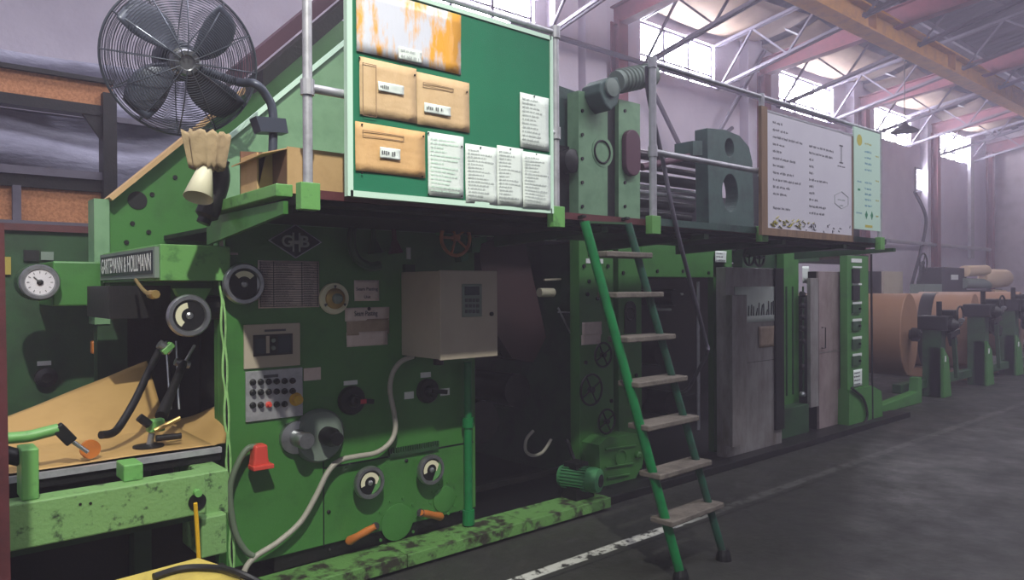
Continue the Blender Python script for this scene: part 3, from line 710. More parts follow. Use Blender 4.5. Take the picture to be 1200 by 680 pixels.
# =================================================================== PLATFORM
PYF = 2.7; PX0 = PY(358, 230, PYF).x - .02; PX1 = PY(1037, 295, PYF).x; PZT, PZB = 1.94, 1.885
pf = empty('walkway_platform', ((PX0 + PX1) / 2, PYF, PZB), 'raised walkway platform with red front strip along the machine top', 'platform')
MB().box(PX0, PX1, PYF + .02, YP, PZB, PZT - .02).build('deck', 'dark', pf)
MB().box(PX0, PX1, PYF - .005, PYF + .02, PZB + .02, PZT).build('front_strip', 'darkred', pf)
x5 = PY(766, 270, PYF).x
MB().box(x5, PX1, PYF - .012, PYF - .005, PZT - .03, PZT + .012).build('kick_strip', 'green_grey', pf)
MB().box(PX0 + .04, PX1 - .1, PYF + .12, PYF + .16, PZB - .025, PZB).build('joist', 'dark', pf)
for k in range(5):
    xx = PX0 + 1.75 + .95 * k
    MB().prism([(xx, PYF + .02, PZB), (xx, YP, PZB), (xx, YP, PZB - .07), (xx, PYF + .02, PZB - .03)], (.05, 0, 0)).build('bracket', 'green_dk', pf)
# lit bracket beam at left end
MB().bar((PX0 - .03, PYF + .08, PZT - .0), (PX0 - .03, YP + .02, PZT - .01), .07, .05).build('end_beam', 'green_lt', pf, .004)
MB().prism([(PX0 - .045, PYF + .06, PZB + .01), (PX0 - .045, YP + .0, PZB + .01), (PX0 - .045, YP + .0, PZB - .12), (PX0 - .045, PYF + .06, PZB - .04)], (.02, 0, 0)).build('end_web', 'green', pf)
# railing
ZR = 2.86; ZMID = 2.33
rl = empty('railing', ((PX0 + PX1) / 2, PYF, PZT), 'galvanised tube railing on the walkway platform', 'railing')
postu = [(361, 230), (651.5, 260), (765.5, 270), (893, 275), (1031, 290)]
pxs = [PY(u, v, PYF - .03).x for u, v in postu]
for k, xx in enumerate(pxs):
    MB().cyl((xx, PYF - .03, PZT - .02), (xx, PYF - .03, ZR), .019 if k != 2 else .022, 14).build('post', 'galv', rl, smooth=True)
    MB().box(xx - .04 , xx + .04, PYF - .055, PYF - .006, PZB - .03, PZT + .02).build('post_socket', 'green_lt', rl, .003)
for k, (a, b) in enumerate(((pxs[0], pxs[1]), (pxs[2], pxs[3]), (pxs[3], pxs[4]))):
    MB().cyl((a, PYF - .03, ZR - .02), (b, PYF - .03, ZR - .02), .013, 12).build('top_rail', 'galv', rl, smooth=True)
    MB().cyl((a, PYF - .03, ZMID), (b, PYF - .03, ZMID), .018, 12).build('middle_rail', 'galv', rl, smooth=True)
for k, zz in ((0, ZMID), (1, ZR - .02), (1, 2.33), (2, ZR - .02), (2, ZMID), (3, ZMID)): MB().cyl((pxs[k], PYF - .03, zz - .03), (pxs[k], PYF - .03, zz + .03), .027, 12).build('clamp', 'galv', rl)
# cardboard box
bx = empty('cardboard_box', (PY(350, 212, 2.95).x, 2.95, PZT), 'open cardboard box on the platform below the fan pole', 'cardboard box')
x0 = PY(337, 200, 2.85).x; x1 = PY(412, 200, 2.85).x; zt = PY(340, 172, 2.85).z; xl = PY(302, 190, 3.2).x
W = .008
MB().box(x0, x1 + .15, 2.85, 2.85 + W, PZT, zt).build('side', 'card', bx)
MB().box(x0, x1 + .15, 3.22, 3.22 + W, PZT, zt).build('side', 'card', bx)
MB().box(x0 - .0, x0 + W, 2.858, 3.22, PZT, zt - .01).build('side', 'card_shade', bx)
MB().box(x1 + .15 - W, x1 + .15, 2.858, 3.22, PZT, zt).build('side', 'card', bx)
MB().box(x0, x1 + .15, 2.858, 3.22, PZT, PZT + W).build('bottom', 'card', bx)
MB().prism([(x0, 2.852, zt - .01), (x0, 3.2, zt - .01), (x0 - .1, 3.2, zt - .05), (x0 - .1, 2.86, zt - .04)], (0, 0, .005)).build('flap', 'card', bx)
b2 = empty('cardboard_box', (x0 - .1, 3.0, PZT), 'small narrow cardboard box with slanted cut side, left of the open box', 'cardboard box')
xA = PY(301, 200, 3.0).x; xB = PY(334, 200, 3.0).x; zz = PY(320, 178, 3.0).z
MB().prism([(xA, 3.0, PZT), (xB, 3.0, PZT), (xB - .03, 3.0, zz), (xA + .04, 3.0, zz - .02)], (0, W, 0)).build('side', 'card', b2)
MB().prism([(xA, 3.18, PZT), (xB, 3.18, PZT), (xB, 3.18, zz + .03), (xA, 3.18, zz + .02)], (0, W, 0)).build('side', 'card_shade', b2)
MB().box(xA, xA + W, 3.0, 3.19, PZT, zz - .01).build('side', 'card', b2)
MB().box(xB - W, xB, 3.01, 3.19, PZT, zz).build('side', 'card_shade', b2)
# =================================================================== PIN BOARD
YBd = PYF - .07
x0, x1 = PY(410, 215, YBd).x, PY(646, 245, YBd).x; z0 = PY(646, 247.5, YBd).z; z1 = PY(640, 44, YBd).z
pb = empty('notice_board', ((x0 + x1) / 2, YBd, z0), 'large green felt notice board hung on the platform railing', 'notice board')
MB().box(x0, x1, YBd, YBd + .018, z0, z1).build('felt', 'pin', pb)
for nm, b in (('frame', (x0 - .012, x0 + .012, YBd - .006, YBd + .022, z0 - .012, z1 + .012)), ('frame', (x1 - .008, x1 + .012, YBd - .006, YBd + .022, z0 - .012, z1 + .012)),
              ('frame', (x0, x1, YBd - .006, YBd + .022, z0 - .012, z0 + .012)), ('frame', (x0, x1, YBd - .006, YBd + .022, z1 - .008, z1 + .012))):
    MB().box(*b).build(nm, 'aluwhite', pb)
YN = YBd - .004
m = mat('plastic_sleeve_with_yellow_sheets', '#c9ccd6', .3, 0, '#e0a23c', 1, 3.2, .2, 12, (2.4, 1, .7), .46, .56)
M['sleeve'] = m
notice('plastic_sleeve', 417, -18, 540, 88, YN, 'sleeve', 'clear plastic sleeve with yellow sheets at the top of the notice board', 'plastic sleeve', tilt=-.0)
notice('name_label', 467, 54, 494, 75, YN - .008, 'paper', 'white label on the plastic sleeve of yellow sheets', 'label', lines=2, inkm='inkgrey')
notice('paper_folder', 421, 66, 488, 145, YN, 'env', 'brown folder in a plastic cover, upper left on the notice board', 'folder')
notice('name_label', 443, 95, 473, 112, YN - .008, 'paper', 'white label on the upper left brown folder', 'label', lines=1, inkm='ink')
notice('paper_folder', 488, 84, 550, 156, YN, 'env', 'brown folder pinned right of the plastic covered folder', 'folder')
notice('name_label', 497, 120, 528, 137, YN - .008, 'paper', 'white label on the brown folder to the right', 'label', lines=1, inkm='ink')
notice('paper_folder', 416, 142, 498, 209, YN, 'env2', 'orange brown envelope, lowest folder on the notice board', 'folder')
notice('name_label', 445, 172, 469, 188, YN - .008, 'paper', 'white label on the lowest orange brown envelope', 'label', lines=1, inkm='ink')
notice('paper_sheet', 501, 154, 543, 233, YN, 'paper', 'blank white sheet beside the orange brown envelope', 'paper', lines=14, inkm='aluwhite')
notice('paper_sheet', 545, 168, 583, 241, YN, 'paper', 'printed white sheet with a dark stamp, second in the bottom row', 'paper', lines=15, inkm='inkgrey')
notice('paper_sheet', 582, 170, 613, 243, YN - .002, 'paper', 'printed white sheet third in the bottom row', 'paper', lines=15, inkm='inkgrey')
notice('paper_sheet', 612, 177, 645, 246, YN - .004, 'paper', 'white sheet at the bottom right corner of the board', 'paper', lines=15, inkm='inkgrey')
notice('paper_sheet', 609, 108, 643, 178, YN, 'paper', 'white sheet pinned above the bottom right corner sheet', 'paper', lines=12, inkm='inkgrey')
for nm, (a, b, c1, d) in zip(('paper_folder', 'paper_folder.001', 'paper_folder.002'), ((424, 74, 440, 138), (495, 97, 530, 108), (424, 153, 472, 166))):
    o = bpy.data.objects[nm]; x0, x1, z0, z1 = rectY(a, b, c1, d, YN); y_ = YN - .0075; c = MB()
    for q0, q1 in (((x0, z0), (x1, z0)), ((x1, z0), (x1, z1)), ((x1, z1), (x0, z1)), ((x0, z1), (x0, z0))): c.bar((q0[0], y_, q0[1]), (q1[0], y_, q1[1]), .002, .002, (0, 1, 0))
    c.build('printed_box', 'wood', o)
for k, (u, v) in enumerate(((421, 68), (486, 88), (547, 108), (424, 146), (496, 160), (424, 203), (495, 207), (502, 156), (541, 172), (502, 228), (541, 230), (563, 173), (598, 175), (628, 181), (626, 113))):
    T(MB().lathe(PY(u, v, YN - .004), (0, -1, 0), [(.004, 0), (.004, .004), (.002, .006)], 8).build('push_pin', 'black'), 'tiny dark push pin holding papers on the green notice board', 'push pin', 'push pins on the notice board')
# =================================================================== FAN
fc = PY(213, 72, 3.45); toc = (CAM - fc).normalized()
ax = (toc + Rv * .22 - Uv * .05).normalized(); Rf = m_px(fc, 85)
fan = empty('wall_fan', fc, 'large dark industrial fan with wire guard at upper left', 'fan')
a_, fb, fc_ = frame(ax)
def fpt(r, t, h): return fc + ax * h + (fb * math.cos(t) + fc_ * math.sin(t)) * r
MB().ring(fc, ax, Rf, .006, 64, 8).build('guard_rim', 'wire', fan, smooth=True)
for side in (1, -1):
    c = MB()
    prof = lambda f: side * (.13 * (1 - f ** 2.2))
    for k in range(1, 26):
        f = .16 + .84 * k / 26
        c.tube([fpt(Rf * f, 2 * PI * i / 48, prof(f)) for i in range(48)], .0016, 4, True)
    for k in range(12):
        t = 2 * PI * k / 12; c.tube([fpt(Rf * f, t, prof(f) + side * .003) for f in (.1, .3, .5, .7, .85, 1)], .003, 5)
    g = c.build('front_guard' if side == 1 else 'rear_guard', 'wire', fan)
MB().lathe(fc + ax * .10, ax, [(.052, 0), (.056, .012), (.05, .022), (.034, .022), (.03, .012), (.01, .012)], 32).build('badge', 'steel', fan, smooth=True)
MB().lathe(fc - ax * .02, ax, [(.05, 0), (.06, .02), (.06, .06), (.04, .08)], 24).build('hub', 'steel', fan, smooth=True)
for k in range(4):
    t0 = math.radians(35 + 90 * k)
    def bl(s, t, t0=t0):
        r = Rf * (.13 + .80 * t); w = .36 + .46 * math.sin(PI * min(1, t * .8 + .12)); ang = t0 + (s - .5) * w * (1.35 - .55 * t) + .3 * t
        return fpt(r, ang, .02 + .07 * (s - .5))
    MB().grid(bl, 8, 10).build('blade', 'greyfan', fan, smooth=True, solid=.004)
MB().lathe(fc - ax * .05, -ax, [(.08, 0), (.09, .02), (.09, .14), (.06, .17)], 24).build('motor', 'greyfan', fan, smooth=True)
yst = 3.3
pb0 = PY(319, 205, yst); pb1 = PY(319, 118, yst); pm = fc - ax * .12
MB().tube(smoothpts([(pb0.x, yst, PZT), (pb0.x, yst, PZT + .15), PY(320, 135, yst), PY(312, 112, yst), PY(298, 98, yst), PY(275, 95, yst + .1), pm]), .02, 10).build('stand_arm', 'greyfan', fan, smooth=True)
plate([(300, 136), (335, 139), (338, 156), (306, 154)], yst - .04, .08, 'greyfan', 'mounting_bracket', fan)
# hat and cloth below fan
c = MB(); h0 = PY(243, 176, 3.3)
c.grid(lambda s, t: h0 + Vector((math.cos(2 * PI * s) * (.09 + .02 * math.sin(7 * 2 * PI * s) - .03 * t), math.sin(2 * PI * s) * .07 * (1 - .3 * t), .07 - .15 * t + .01 * math.sin(11 * s * 2 * PI))), 40, 8)
T(c.build('cloth_bag', 'cloth', smooth=True, solid=.004), 'crumpled khaki cloth bag hanging below the fan', 'cloth bag')
a, b = PY(242, 190, 3.3), PY(232, 233, 3.25)
T(MB().lathe(a, b - a, [(.02, 0), (.03, .04), (.06, (b - a).length * .98)], 24, False).build('paper_cone', 'cream', smooth=True, solid=.003), 'cream paper cone hanging below the khaki cloth bag', 'paper cone')
T(MB().tube(smoothpts([PY(252, 188, 3.4), PY(256, 210, 3.4), PY(247, 240, 3.4), PY(238, 262, 3.4)]), [.03, .05, .06] + [.05] * 13 + [.03] * 3 , 10).build('dark_rag', 'dark', smooth=True), 'dark rag hanging behind the cream paper cone', 'rag')
# =================================================================== PRINT UNIT (green tower)
YC = 3.9
pu = empty('printing_unit', (PY(715, 400, YC).x, YC, 0), 'green twin column machine frame with handwheels behind the green ladder', 'machine')
def pc_(name, m, u0, v0, u1, v1, y=YC, d=.1, bev=0, par=pu): return fbox(MB(), u0, v0, u1, v1, y, d).build(name, m, par, bev)
xa, xb = PY(679, 400, YC).x, PY(719, 400, YC).x
MB().box(xa, xb, YC, YC + .1, .05, 1.94).build('column', 'green', pu, .004)
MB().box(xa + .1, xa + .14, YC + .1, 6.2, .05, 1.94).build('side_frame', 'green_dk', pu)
xc, xd = PY(725, 400, YC).x, PY(752, 400, YC).x
MB().box(xc, xd, YC, YC + .1, .05, 1.94).build('column', 'green', pu, .004)
MB().box(xb, xc, YC + .06, YC + .1, .05, 1.94).build('inner_web', 'black', pu)
xe1 = PY(858, 330, YC).x
MB().box(xd, xe1, YC, YC + .2, PY(800, 325, YC).z, 1.94).build('header_beam', 'green', pu, .004)
c = fbox(MB(), 836, 300, 850, 545, YC, .06); c.build('column', 'green', pu)
# arched cover in second column
p = PY(738, 372, YC); w = m_px(p, 11) * 1.5; h = m_px(p, 19)
pts = [p + Vector((math.cos(t) * w * .6, 0, (h - w * .6) + math.sin(t) * w * .6)) for t in [PI * k / 12 for k in range(13)]] + [p + Vector((-w * .6, 0, -h)), p + Vector((w * .6, 0, -h))]
MB().prism(pts, (0, -.01, 0)).build('arched_cover', 'black', pu)
MB().ring(p + Vector((0, -.01, h * .2)), (0, -1, 0), w * .45, .006, 24).build('rim', 'dark', pu)
for u, v, r in ((693, 457, 18), (707, 416, 14), (711, 494, 14)):
    spoked(u, v, r, YC - .08, 'dark', 'handwheel', pu, n=4, thick=.009, rot=.5)
    MB().cyl(PY(u, v, YC - .08), PY(u, v, YC), .02).build('wheel_shaft', 'dark', pu)
for u, v in ((690, 330), (688, 345), (700, 350), (686, 425), (690, 520), (730, 320), (745, 440), (733, 455), (716, 470), (684, 312), (712, 312), (770, 318), (800, 318), (830, 320)): MB().lathe(PY(u, v, YC), (0, -1, 0), [(.016, 0), (.016, .01)], 8).build('bolt', 'dark', pu)
fbox(MB(), 687, 303, 707, 309, YC - .004, .004).build('tag', 'whitetile', pu)
notice('notice', 682, 378, 705, 392, YC - .003, 'paperpink', 'peeling pinkish notice taped on the narrow green column left of the ladder', 'notice')
notice('notice', 681, 393, 704, 403, YC - .003, 'paperpink', 'lower peeling strip of paper on the narrow green column left of the ladder', 'notice')
# white tag on header
notice('notice', 838, 294, 851, 308, YC - .005, 'paper', 'small white tag on the green beam under the walkway', 'tag', lines=3)
# rollers in openings (parallel to Y)
def rollerY(u, v, y0, y1, r, m, par, name='roller'):
    a = PY(u, v, y0); return MB().cyl(a, (a.x, y1, a.z), r, 24).build(name, m, par, smooth=True)
# dark interior with the kraft web: left gap
it = empty('web_unit', (PY(610, 500, 4.6).x, 4.6, 0), 'dark roller section of the machine between the green panel and the green columns', 'machine')
MB().box(PY(560, 400, 6.3).x - 1, 11.0, 6.2, 6.25, 0, 1.9).build('dark_backing', 'dark', it)  # dark sheet added behind the openings to give the unlit interior
MB().box(4.3, 7.0, 6.2, 6.25, 1.9, 3.0).build('dark_backing', 'dark', it)  # upper piece of the added dark backing
MB().box(2.95, 9.2, 3.78, 6.2, .0, .03).build('dark_floor_sheet', 'black', it)  # near-black sheet added to darken the floor inside the machine
MB().box(2.86, 9.3, 4.02, 6.2, 1.9, 1.93).build('light_stop_sheet', 'dark', it)  # added over the rollers to keep overhead light out
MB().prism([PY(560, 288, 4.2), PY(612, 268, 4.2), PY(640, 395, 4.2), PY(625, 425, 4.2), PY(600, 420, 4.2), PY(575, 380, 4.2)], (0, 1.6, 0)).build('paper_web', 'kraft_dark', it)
for (x_, z_, r_) in ((3.4, .55, .16), (3.75, .75, .13), (3.15, .85, .12), (3.65, 1.1, .09), (3.3, 1.45, .1), (3.8, 1.35, .07), (3.1, .35, .1)):
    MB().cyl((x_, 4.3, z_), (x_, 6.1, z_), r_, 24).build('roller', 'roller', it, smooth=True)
MB().cyl(PY(632, 343, 4.2), PY(648, 343, 4.2), .035).build('roller', 'cream', it)
MB().bar(PY(638, 328, 4.2), PY(660, 327, 4.2), .015, .015).build('bar', 'cream', it)
MB().cyl(PY(654, 361, 4.1), PY(669, 391, 4.1), .008).build('rod', 'galv', it)
MB().cyl(PY(654, 366, 4.1), PY(672, 366, 4.1), .006).build('rod', 'galv', it)
MB().box(3.0, 4.1, 4.05, 4.09, .12, .16).build('cross_bar', 'dark', it)
T(MB().tube(smoothpts([PY(u, v, 4.0) for u, v in ((625, 505), (617, 515), (616, 528), (624, 534), (636, 530), (646, 515))]), .012).build('hose', 'conduit', smooth=True), 'short grey curved hose loop in the dark machine gap', 'hose')
# gearbox cover and motor
gx = empty('gearbox', (PY(728, 550, 3.75).x, 3.75, .05), 'green ribbed gearbox cover at floor level left of the ladder foot', 'gearbox')
pol = [(702, 522), (712, 513), (748, 509), (756, 520), (753, 545), (742, 566), (722, 574), (704, 576)]
plate(pol, 3.72, .2, 'green', 'cover', gx)
for a, b in (((710, 527), (745, 522)), ((710, 548), (743, 543)), ((712, 560), (738, 556))): MB().bar(PY(*a, 3.71), PY(*b, 3.71), .012, .014).build('rib', 'green', gx, .003)
MB().lathe(PY(746, 533, 3.72), (0, -1, 0), [(.03, 0), (.03, .03), (.015, .04)], 16).build('hub', 'green', gx)
MB().ring(PY(728, 537, 3.715), (0, -1, 0), .06, .006).build('rib', 'green', gx)
mc = PY(697, 563, 3.45); mo = empty('electric_motor', (mc.x, mc.y, mc.z), 'green finned electric motor lying beside the gearbox on the base sill', 'motor')
max_ = Vector((.35, -1, 0)).normalized(); MR = m_px(mc, 15)
prof = [(MR * .75, -.24), (MR * .9, -.22)]
MB().lathe(mc, max_, [(MR * .8, -.26), (MR * .86, -.24), (MR * .86, -.04), (MR * .98, -.04), (MR, 0), (MR * .9, .035), (MR * .5, .045)], 28).build('housing', 'motor', mo, smooth=True)
c = MB(); a, b, d = frame(max_)
for k in range(24):
    t = 2 * PI * k / 24; q = b * math.cos(t) + d * math.sin(t)
    c.bar(mc - max_ * .23 + q * MR * .92, mc - max_ * .05 + q * MR * .92, .005, MR * .16, q)
c.build('fins', 'motor', mo)
MB().box(mc.x - .1, mc.x + .02, mc.y + .08, mc.y + .2, mc.z + MR * .8, mc.z + MR * 1.25).build('terminal_box', 'dark', mo)
MB().lathe(mc + max_ * .045, max_, [(MR * .5, 0), (MR * .48, .004)], 20).build('fan_grille', 'dark', mo)
MB().box(mc.x - .12, mc.x + .06, mc.y + .06, mc.y + .2, .09, mc.z - MR * .6).build('foot', 'dark', mo)
T(MB().cyl(PY(664, 515, 3.8), PY(676, 548, 3.7), .014).build('strut', 'dark'), 'thin slanted grey strut above the green motor', 'strut')
# opening between ladder and cabinet: rods, pipe
for (u0, v0, u1, v1) in ((772, 345, 800, 345), (765, 363, 786, 363)):
    MB().cyl(PY(u0, v0, 4.4), PY(u1, v1, 4.4), .012).build('bright_rod', 'whitetile', it)
for (x_, z_, r_) in ((5.2, 1.25, .1), (5.5, .95, .13), (5.15, .6, .13), (5.7, 1.45, .08), (5.65, .45, .12)):
    MB().cyl((x_, 4.25, z_), (x_, 6.1, z_), r_, 24).build('roller', 'roller', it, smooth=True)
a = PY(818, 330, YC - .1); b = PY(818, 490, YC - .1)
T(MB().cyl((a.x, a.y, .3), (a.x, a.y, a.z), .014).build('air_pipe', 'galv', smooth=True), 'thin vertical grey pipe in the dark opening left of the steel cabinet', 'pipe')
T(MB().tube(smoothpts([PY(758, 78, 2.72), PY(760, 112, 2.72), PY(776, 185, 2.72), PY(791, 260, 2.68), PY(810, 335, 2.75), PY(827, 400, 2.85), PY(829, 412, 2.85), PY(818, 435, 3.0), PY(806, 456, 3.2), PY(796, 460, 3.4)], 5), .013, 10).build('air_hose', 'truss', smooth=True), 'long dark air hose hanging from the rail post past the ladder', 'hose')
# =================================================================== UPPER UNITS above platform
uu = empty('upper_tower', (PY(700, 180, YC).x, YC, 1.9), 'pale green upper side frame with maroon oval cover above the ladder', 'machine frame')
def up(name, m, poly, y=YC, d=.12, bev=0): return MB().prism([PY(u, v, y) for u, v in poly], (0, d, 0)).build(name, m, uu, bev)
up('rear_plate', 'green_grey', [(640, 95), (682, 110), (682, 262), (640, 260)], YC + .15)
up('side_plate', 'green_pale', [(678, 106), (712, 113), (712, 264), (678, 262)])
up('channel', 'dark', [(712, 113), (725, 116), (725, 264), (712, 264)], YC + .04)
up('side_plate', 'green_pale', [(725, 116), (750, 122), (750, 266), (725, 265)])
p = PY(737, 180, YC); w = m_px(p, 10.5) * 1.25; h = m_px(p, 27)
pts = [p + Vector((math.cos(t) * w, 0, (h - w) + math.sin(t) * w)) for t in [PI * k / 12 for k in range(13)]] + [p + Vector((math.cos(t) * w, 0, -(h - w) + math.sin(t) * w)) for t in [PI + PI * k / 12 for k in range(13)]]
MB().prism(pts, (0, -.05, 0)).build('oval_cover', 'maroon', uu, .008)
MB().ring(PY(706, 178, YC - .01), (0, -1, 0), m_px(PY(706, 178, YC), 13), .008).build('ring_groove', 'dark', uu)
MB().lathe(PY(706, 178, YC), (0, -1, 0), [(.12, 0), (.12, .004), (.05, .006)], 28).build('round_cover', 'green_pale', uu, smooth=True)
for k in range(5):
    for u in (682, 732): MB().lathe(PY(u, 130 + 28 * k, YC), (0, -1, 0), [(.014, 0), (.014, .01)], 8).build('bolt', 'dark', uu)
MB().lathe(PY(663, 190, YC + .1), (0, -1, 0), [(.09, 0), (.09, .08), (.04, .1)], 24).build('bearing', 'dark', uu, smooth=True)
fbox(MB(), 655, 170, 676, 250, YC + .1, .05).build('dark_guard', 'dark', uu)
# gear motor at top
g = empty('gear_motor', PY(730, 105, YC - .1), 'grey gear motor mounted on top of the pale green upper frame', 'motor')
gm0, gm1 = PY(722, 96, YC - .05), PY(757, 89, YC - .05)
MB().cyl(gm0, gm1, .085, 24).build('housing', 'crate', g, smooth=True)
e_ = (gm1 - gm0).normalized()
for k in range(6): MB().lathe(gm0 + e_ * (.05 + .045 * k), e_, [(.085, 0), (.098, .004), (.098, .01), (.085, .014)], 24).build('fin', 'crate', g)
MB().lathe(gm1, e_, [(.1, 0), (.1, .06), (.05, .075)], 24).build('end_cap', 'crate', g, smooth=True)
MB().prism([PY(u, v, YC - .16) for u, v in ((704, 97), (712, 91), (724, 90), (728, 104), (724, 122), (716, 130), (709, 122), (703, 108))], (0, .2, 0)).build('gear_case', 'green_grey', g, .012)
MB().lathe(PY(716, 103, YC - .16), (0, -1, 0), [(.07, 0), (.07, .02), (.03, .03)], 20).build('flange', 'crate', g, smooth=True)
# upper dark print deck with rollers and side frame
ud = empty('roller_deck', (PY(840, 200, YC).x, YC, 1.9), 'dark upper roller deck with thick pierced side casting behind the railing', 'machine frame')
xq = PY(822, 155, YC).x
pol = [(829, 150), (850, 152), (867, 159), (878, 172), (882, 190), (884, 268), (831, 264)]
def holed(y, d):
    pass
sf = MB().prism([PY(u, v, YC) for u, v in pol], (0, .14, 0)).build('side_casting', 'green_grey', ud, .006)
# openings seen as lit / dark holes: build as cut geometry through boolean
def cutter(u, v, ru, rv):
    p = PY(u, v, YC); a = m_px(p, rv); e = a * ru
    c = MB().prism([p + Vector((math.cos(t) * e, -.1, math.sin(t) * a)) for t in [2 * PI * k / 28 for k in range(28)]], (0, .4, 0))
    return c
import bmesh
cut = MB()
for q in ((855, 173, .85, 11), (856, 226, .75, 22)): 
    c = cutter(*q); cut.add(c.v, c.f)
co_ = cut.build('cut', 'dark'); md = sf.modifiers.new('holes', 'BOOLEAN'); md.object = co_; md.operation = 'DIFFERENCE'; md.solver = 'EXACT'
sf.modifiers.move(len(sf.modifiers) - 1, 0)
bpy.context.view_layer.update()
dg = bpy.context.evaluated_depsgraph_get(); nm = bpy.data.meshes.new_from_object(sf.evaluated_get(dg))
sf.modifiers.clear(); sf.data = nm; bpy.data.objects.remove(co_)
MB().prism([PY(u, v, YC) for u, v in ((812, 165), (823, 165), (823, 182), (812, 182))], (0, .2, 0)).build('bearing_block', 'green_grey', ud)
xl_ = PY(752, 200, YC).x; xr_ = PY(826, 200, YC).x
for k, (v, r_, m_) in enumerate(((188, .045, 'roller'), (200, .03, 'roller'), (212, .05, 'dark'), (221, .016, 'galv'), (228, .02, 'galv'), (240, .045, 'dark'), (252, .03, 'dark'))):
    z_ = PY(790, v, 4.3).z
    MB().cyl((xl_ + .05 + .1, 4.3 + .02 * k, z_), (xr_ + .5, 4.3 + .02 * k, z_ ), r_, 16).build('roller', m_, ud, smooth=True)
MB().cyl(PY(752, 196, YC + .05), PY(815, 182, YC + .05), .03).build('tie_bar', 'maroon', ud)
MB().box(xl_ - .1, PY(1000, 200, 5.6).x, 5.5, 5.55, 1.9, 2.72).build('rear_plate', 'dark', ud)
MB().prism([PY(u, v, 5.0) for u, v in ((862, 190), (892, 200), (892, 262), (862, 262))], (0, .1, 0)).build('side_casting', 'dark', ud)
# =================================================================== LADDER
TL, TR = PY(685, 260, 2.66), PY(736, 262, 2.66); BL, BR = PZ(798, 676, .02), PZ(848, 652, .02)
ld = empty('ladder', (BL + BR) / 2, 'green tube ladder with worn wooden treads leaning on the walkway', 'ladder')
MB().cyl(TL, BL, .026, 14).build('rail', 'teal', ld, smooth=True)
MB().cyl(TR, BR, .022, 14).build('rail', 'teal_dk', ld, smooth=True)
MB().bar(TL + Vector((0, .02, .0)), TR + Vector((0, .02, 0)), .03, .012).build('hook_bar', 'green_dk', ld)
for q in (TL, TR): MB().bar(q + Vector((0, 0, .03)), q + Vector((0, .09, .02)), .03, .012).build('hook', 'dark', ld)
for q in (BL, BR): MB().lathe(q - Vector((0, 0, .02)), (0, 0, 1), [(.045, 0), (.04, .03), (.03, .06)], 16).build('rubber_foot', 'black', ld)
for k, v in enumerate((297, 347, 399, 450, 501, 556, 611)):
    # left end on left rail at pixel row v
    lo_, hi_ = 0.0, 1.0
    best = min((abs((lambda q: (340 - FPX * (q - CAM).dot(Uv) / dep(q)) - v)(TL + (BL - TL) * (i / 200))), i / 200) for i in range(201))[1]
    a = TL + (BL - TL) * best; tb_ = (TR.z - a.z) / (TR.z - BR.z); b = TR + (BR - TR) * tb_
    e = (b - a).normalized(); e = Vector((e.x, e.y, 0)).normalized(); a2 = a + e * (.03 - .012 * k); b2 = b + e * .05
    pn = Vector((-e.y, e.x, 0)); cen = (a2 + b2) / 2 + pn * .0
    MB().bar(a2, b2, .14, .03).build('tread', 'tread', ld, .006)
# =================================================================== STEEL CABINET
YK = 3.62
kc = empty('steel_cabinet', (PY(885, 450, YK).x, YK, 0), 'stained grey steel cabinet with taped papers right of the ladder', 'cabinet')
xa, xb = PY(851, 400, YK).x, PY(916, 400, YK).x; zt = PY(885, 314, YK).z
MB().box(xa, xb, YK, YK + .1, .06, zt).build('body', 'cabsteel', kc, .004)
xc2 = PY(907, 400, YK).x
MB().box(xc2, xb + .01, YK - .02, YK, .2, zt + .0).build('edge_strip', 'dark', kc)
x0, x1, z0, z1 = rectY(858, 346, 876, 520, YK - .1)
MB().box(x0, x1, YK - .1, YK - .0, z0, z1).build('side_guard', 'cabsteel', kc, .004)
MB().lathe(PY(912 - 0, 325, YK), (0, -1, 0), [(.04, 0), (.04, .01)], 20).build('disc', 'cream', kc)
MB().box(xa, xb, YK - .003, YK, PY(885, 424, YK).z - .003, PY(885, 424, YK).z).build('panel_seam', 'dark', kc)
o = notice('notice', 861, 336, 911, 376, YK - .004, 'paper', 'large dirty white paper taped high on the grey steel cabinet', 'notice')
c = MB(); x0, x1, z0, z1 = rectY(861, 336, 911, 376, YK)
for k in range(11): xx = x0 + (x1 - x0) * (.28 + .06 * k); c.bar((xx, YK - .011, z0 + .06), (xx + rnd.uniform(-.01, .03), YK - .011, z0 + rnd.uniform(.1, .2)), .001, .012, (0, 1, 0))
c.build('smudges', 'ink', o)
notice('notice', 889, 383, 907, 406, YK - .004, 'paperbrown', 'small brown paper taped below the large paper on the steel cabinet', 'notice')
# spoked pulleys above
for u, v, r in ((878, 300, 11), (890, 302, 10)):
    o = spoked(u, v, r, YK - .05, 'dark', 'pulley_wheel', None, n=4, thick=.012)
    pass
for i, o in enumerate([x for x in COL.objects if x.name.startswith('pulley_wheel')]):
    T(o, ['left black spoked pulley above the steel cabinet', 'right black spoked pulley above the steel cabinet'][i], 'pulley')
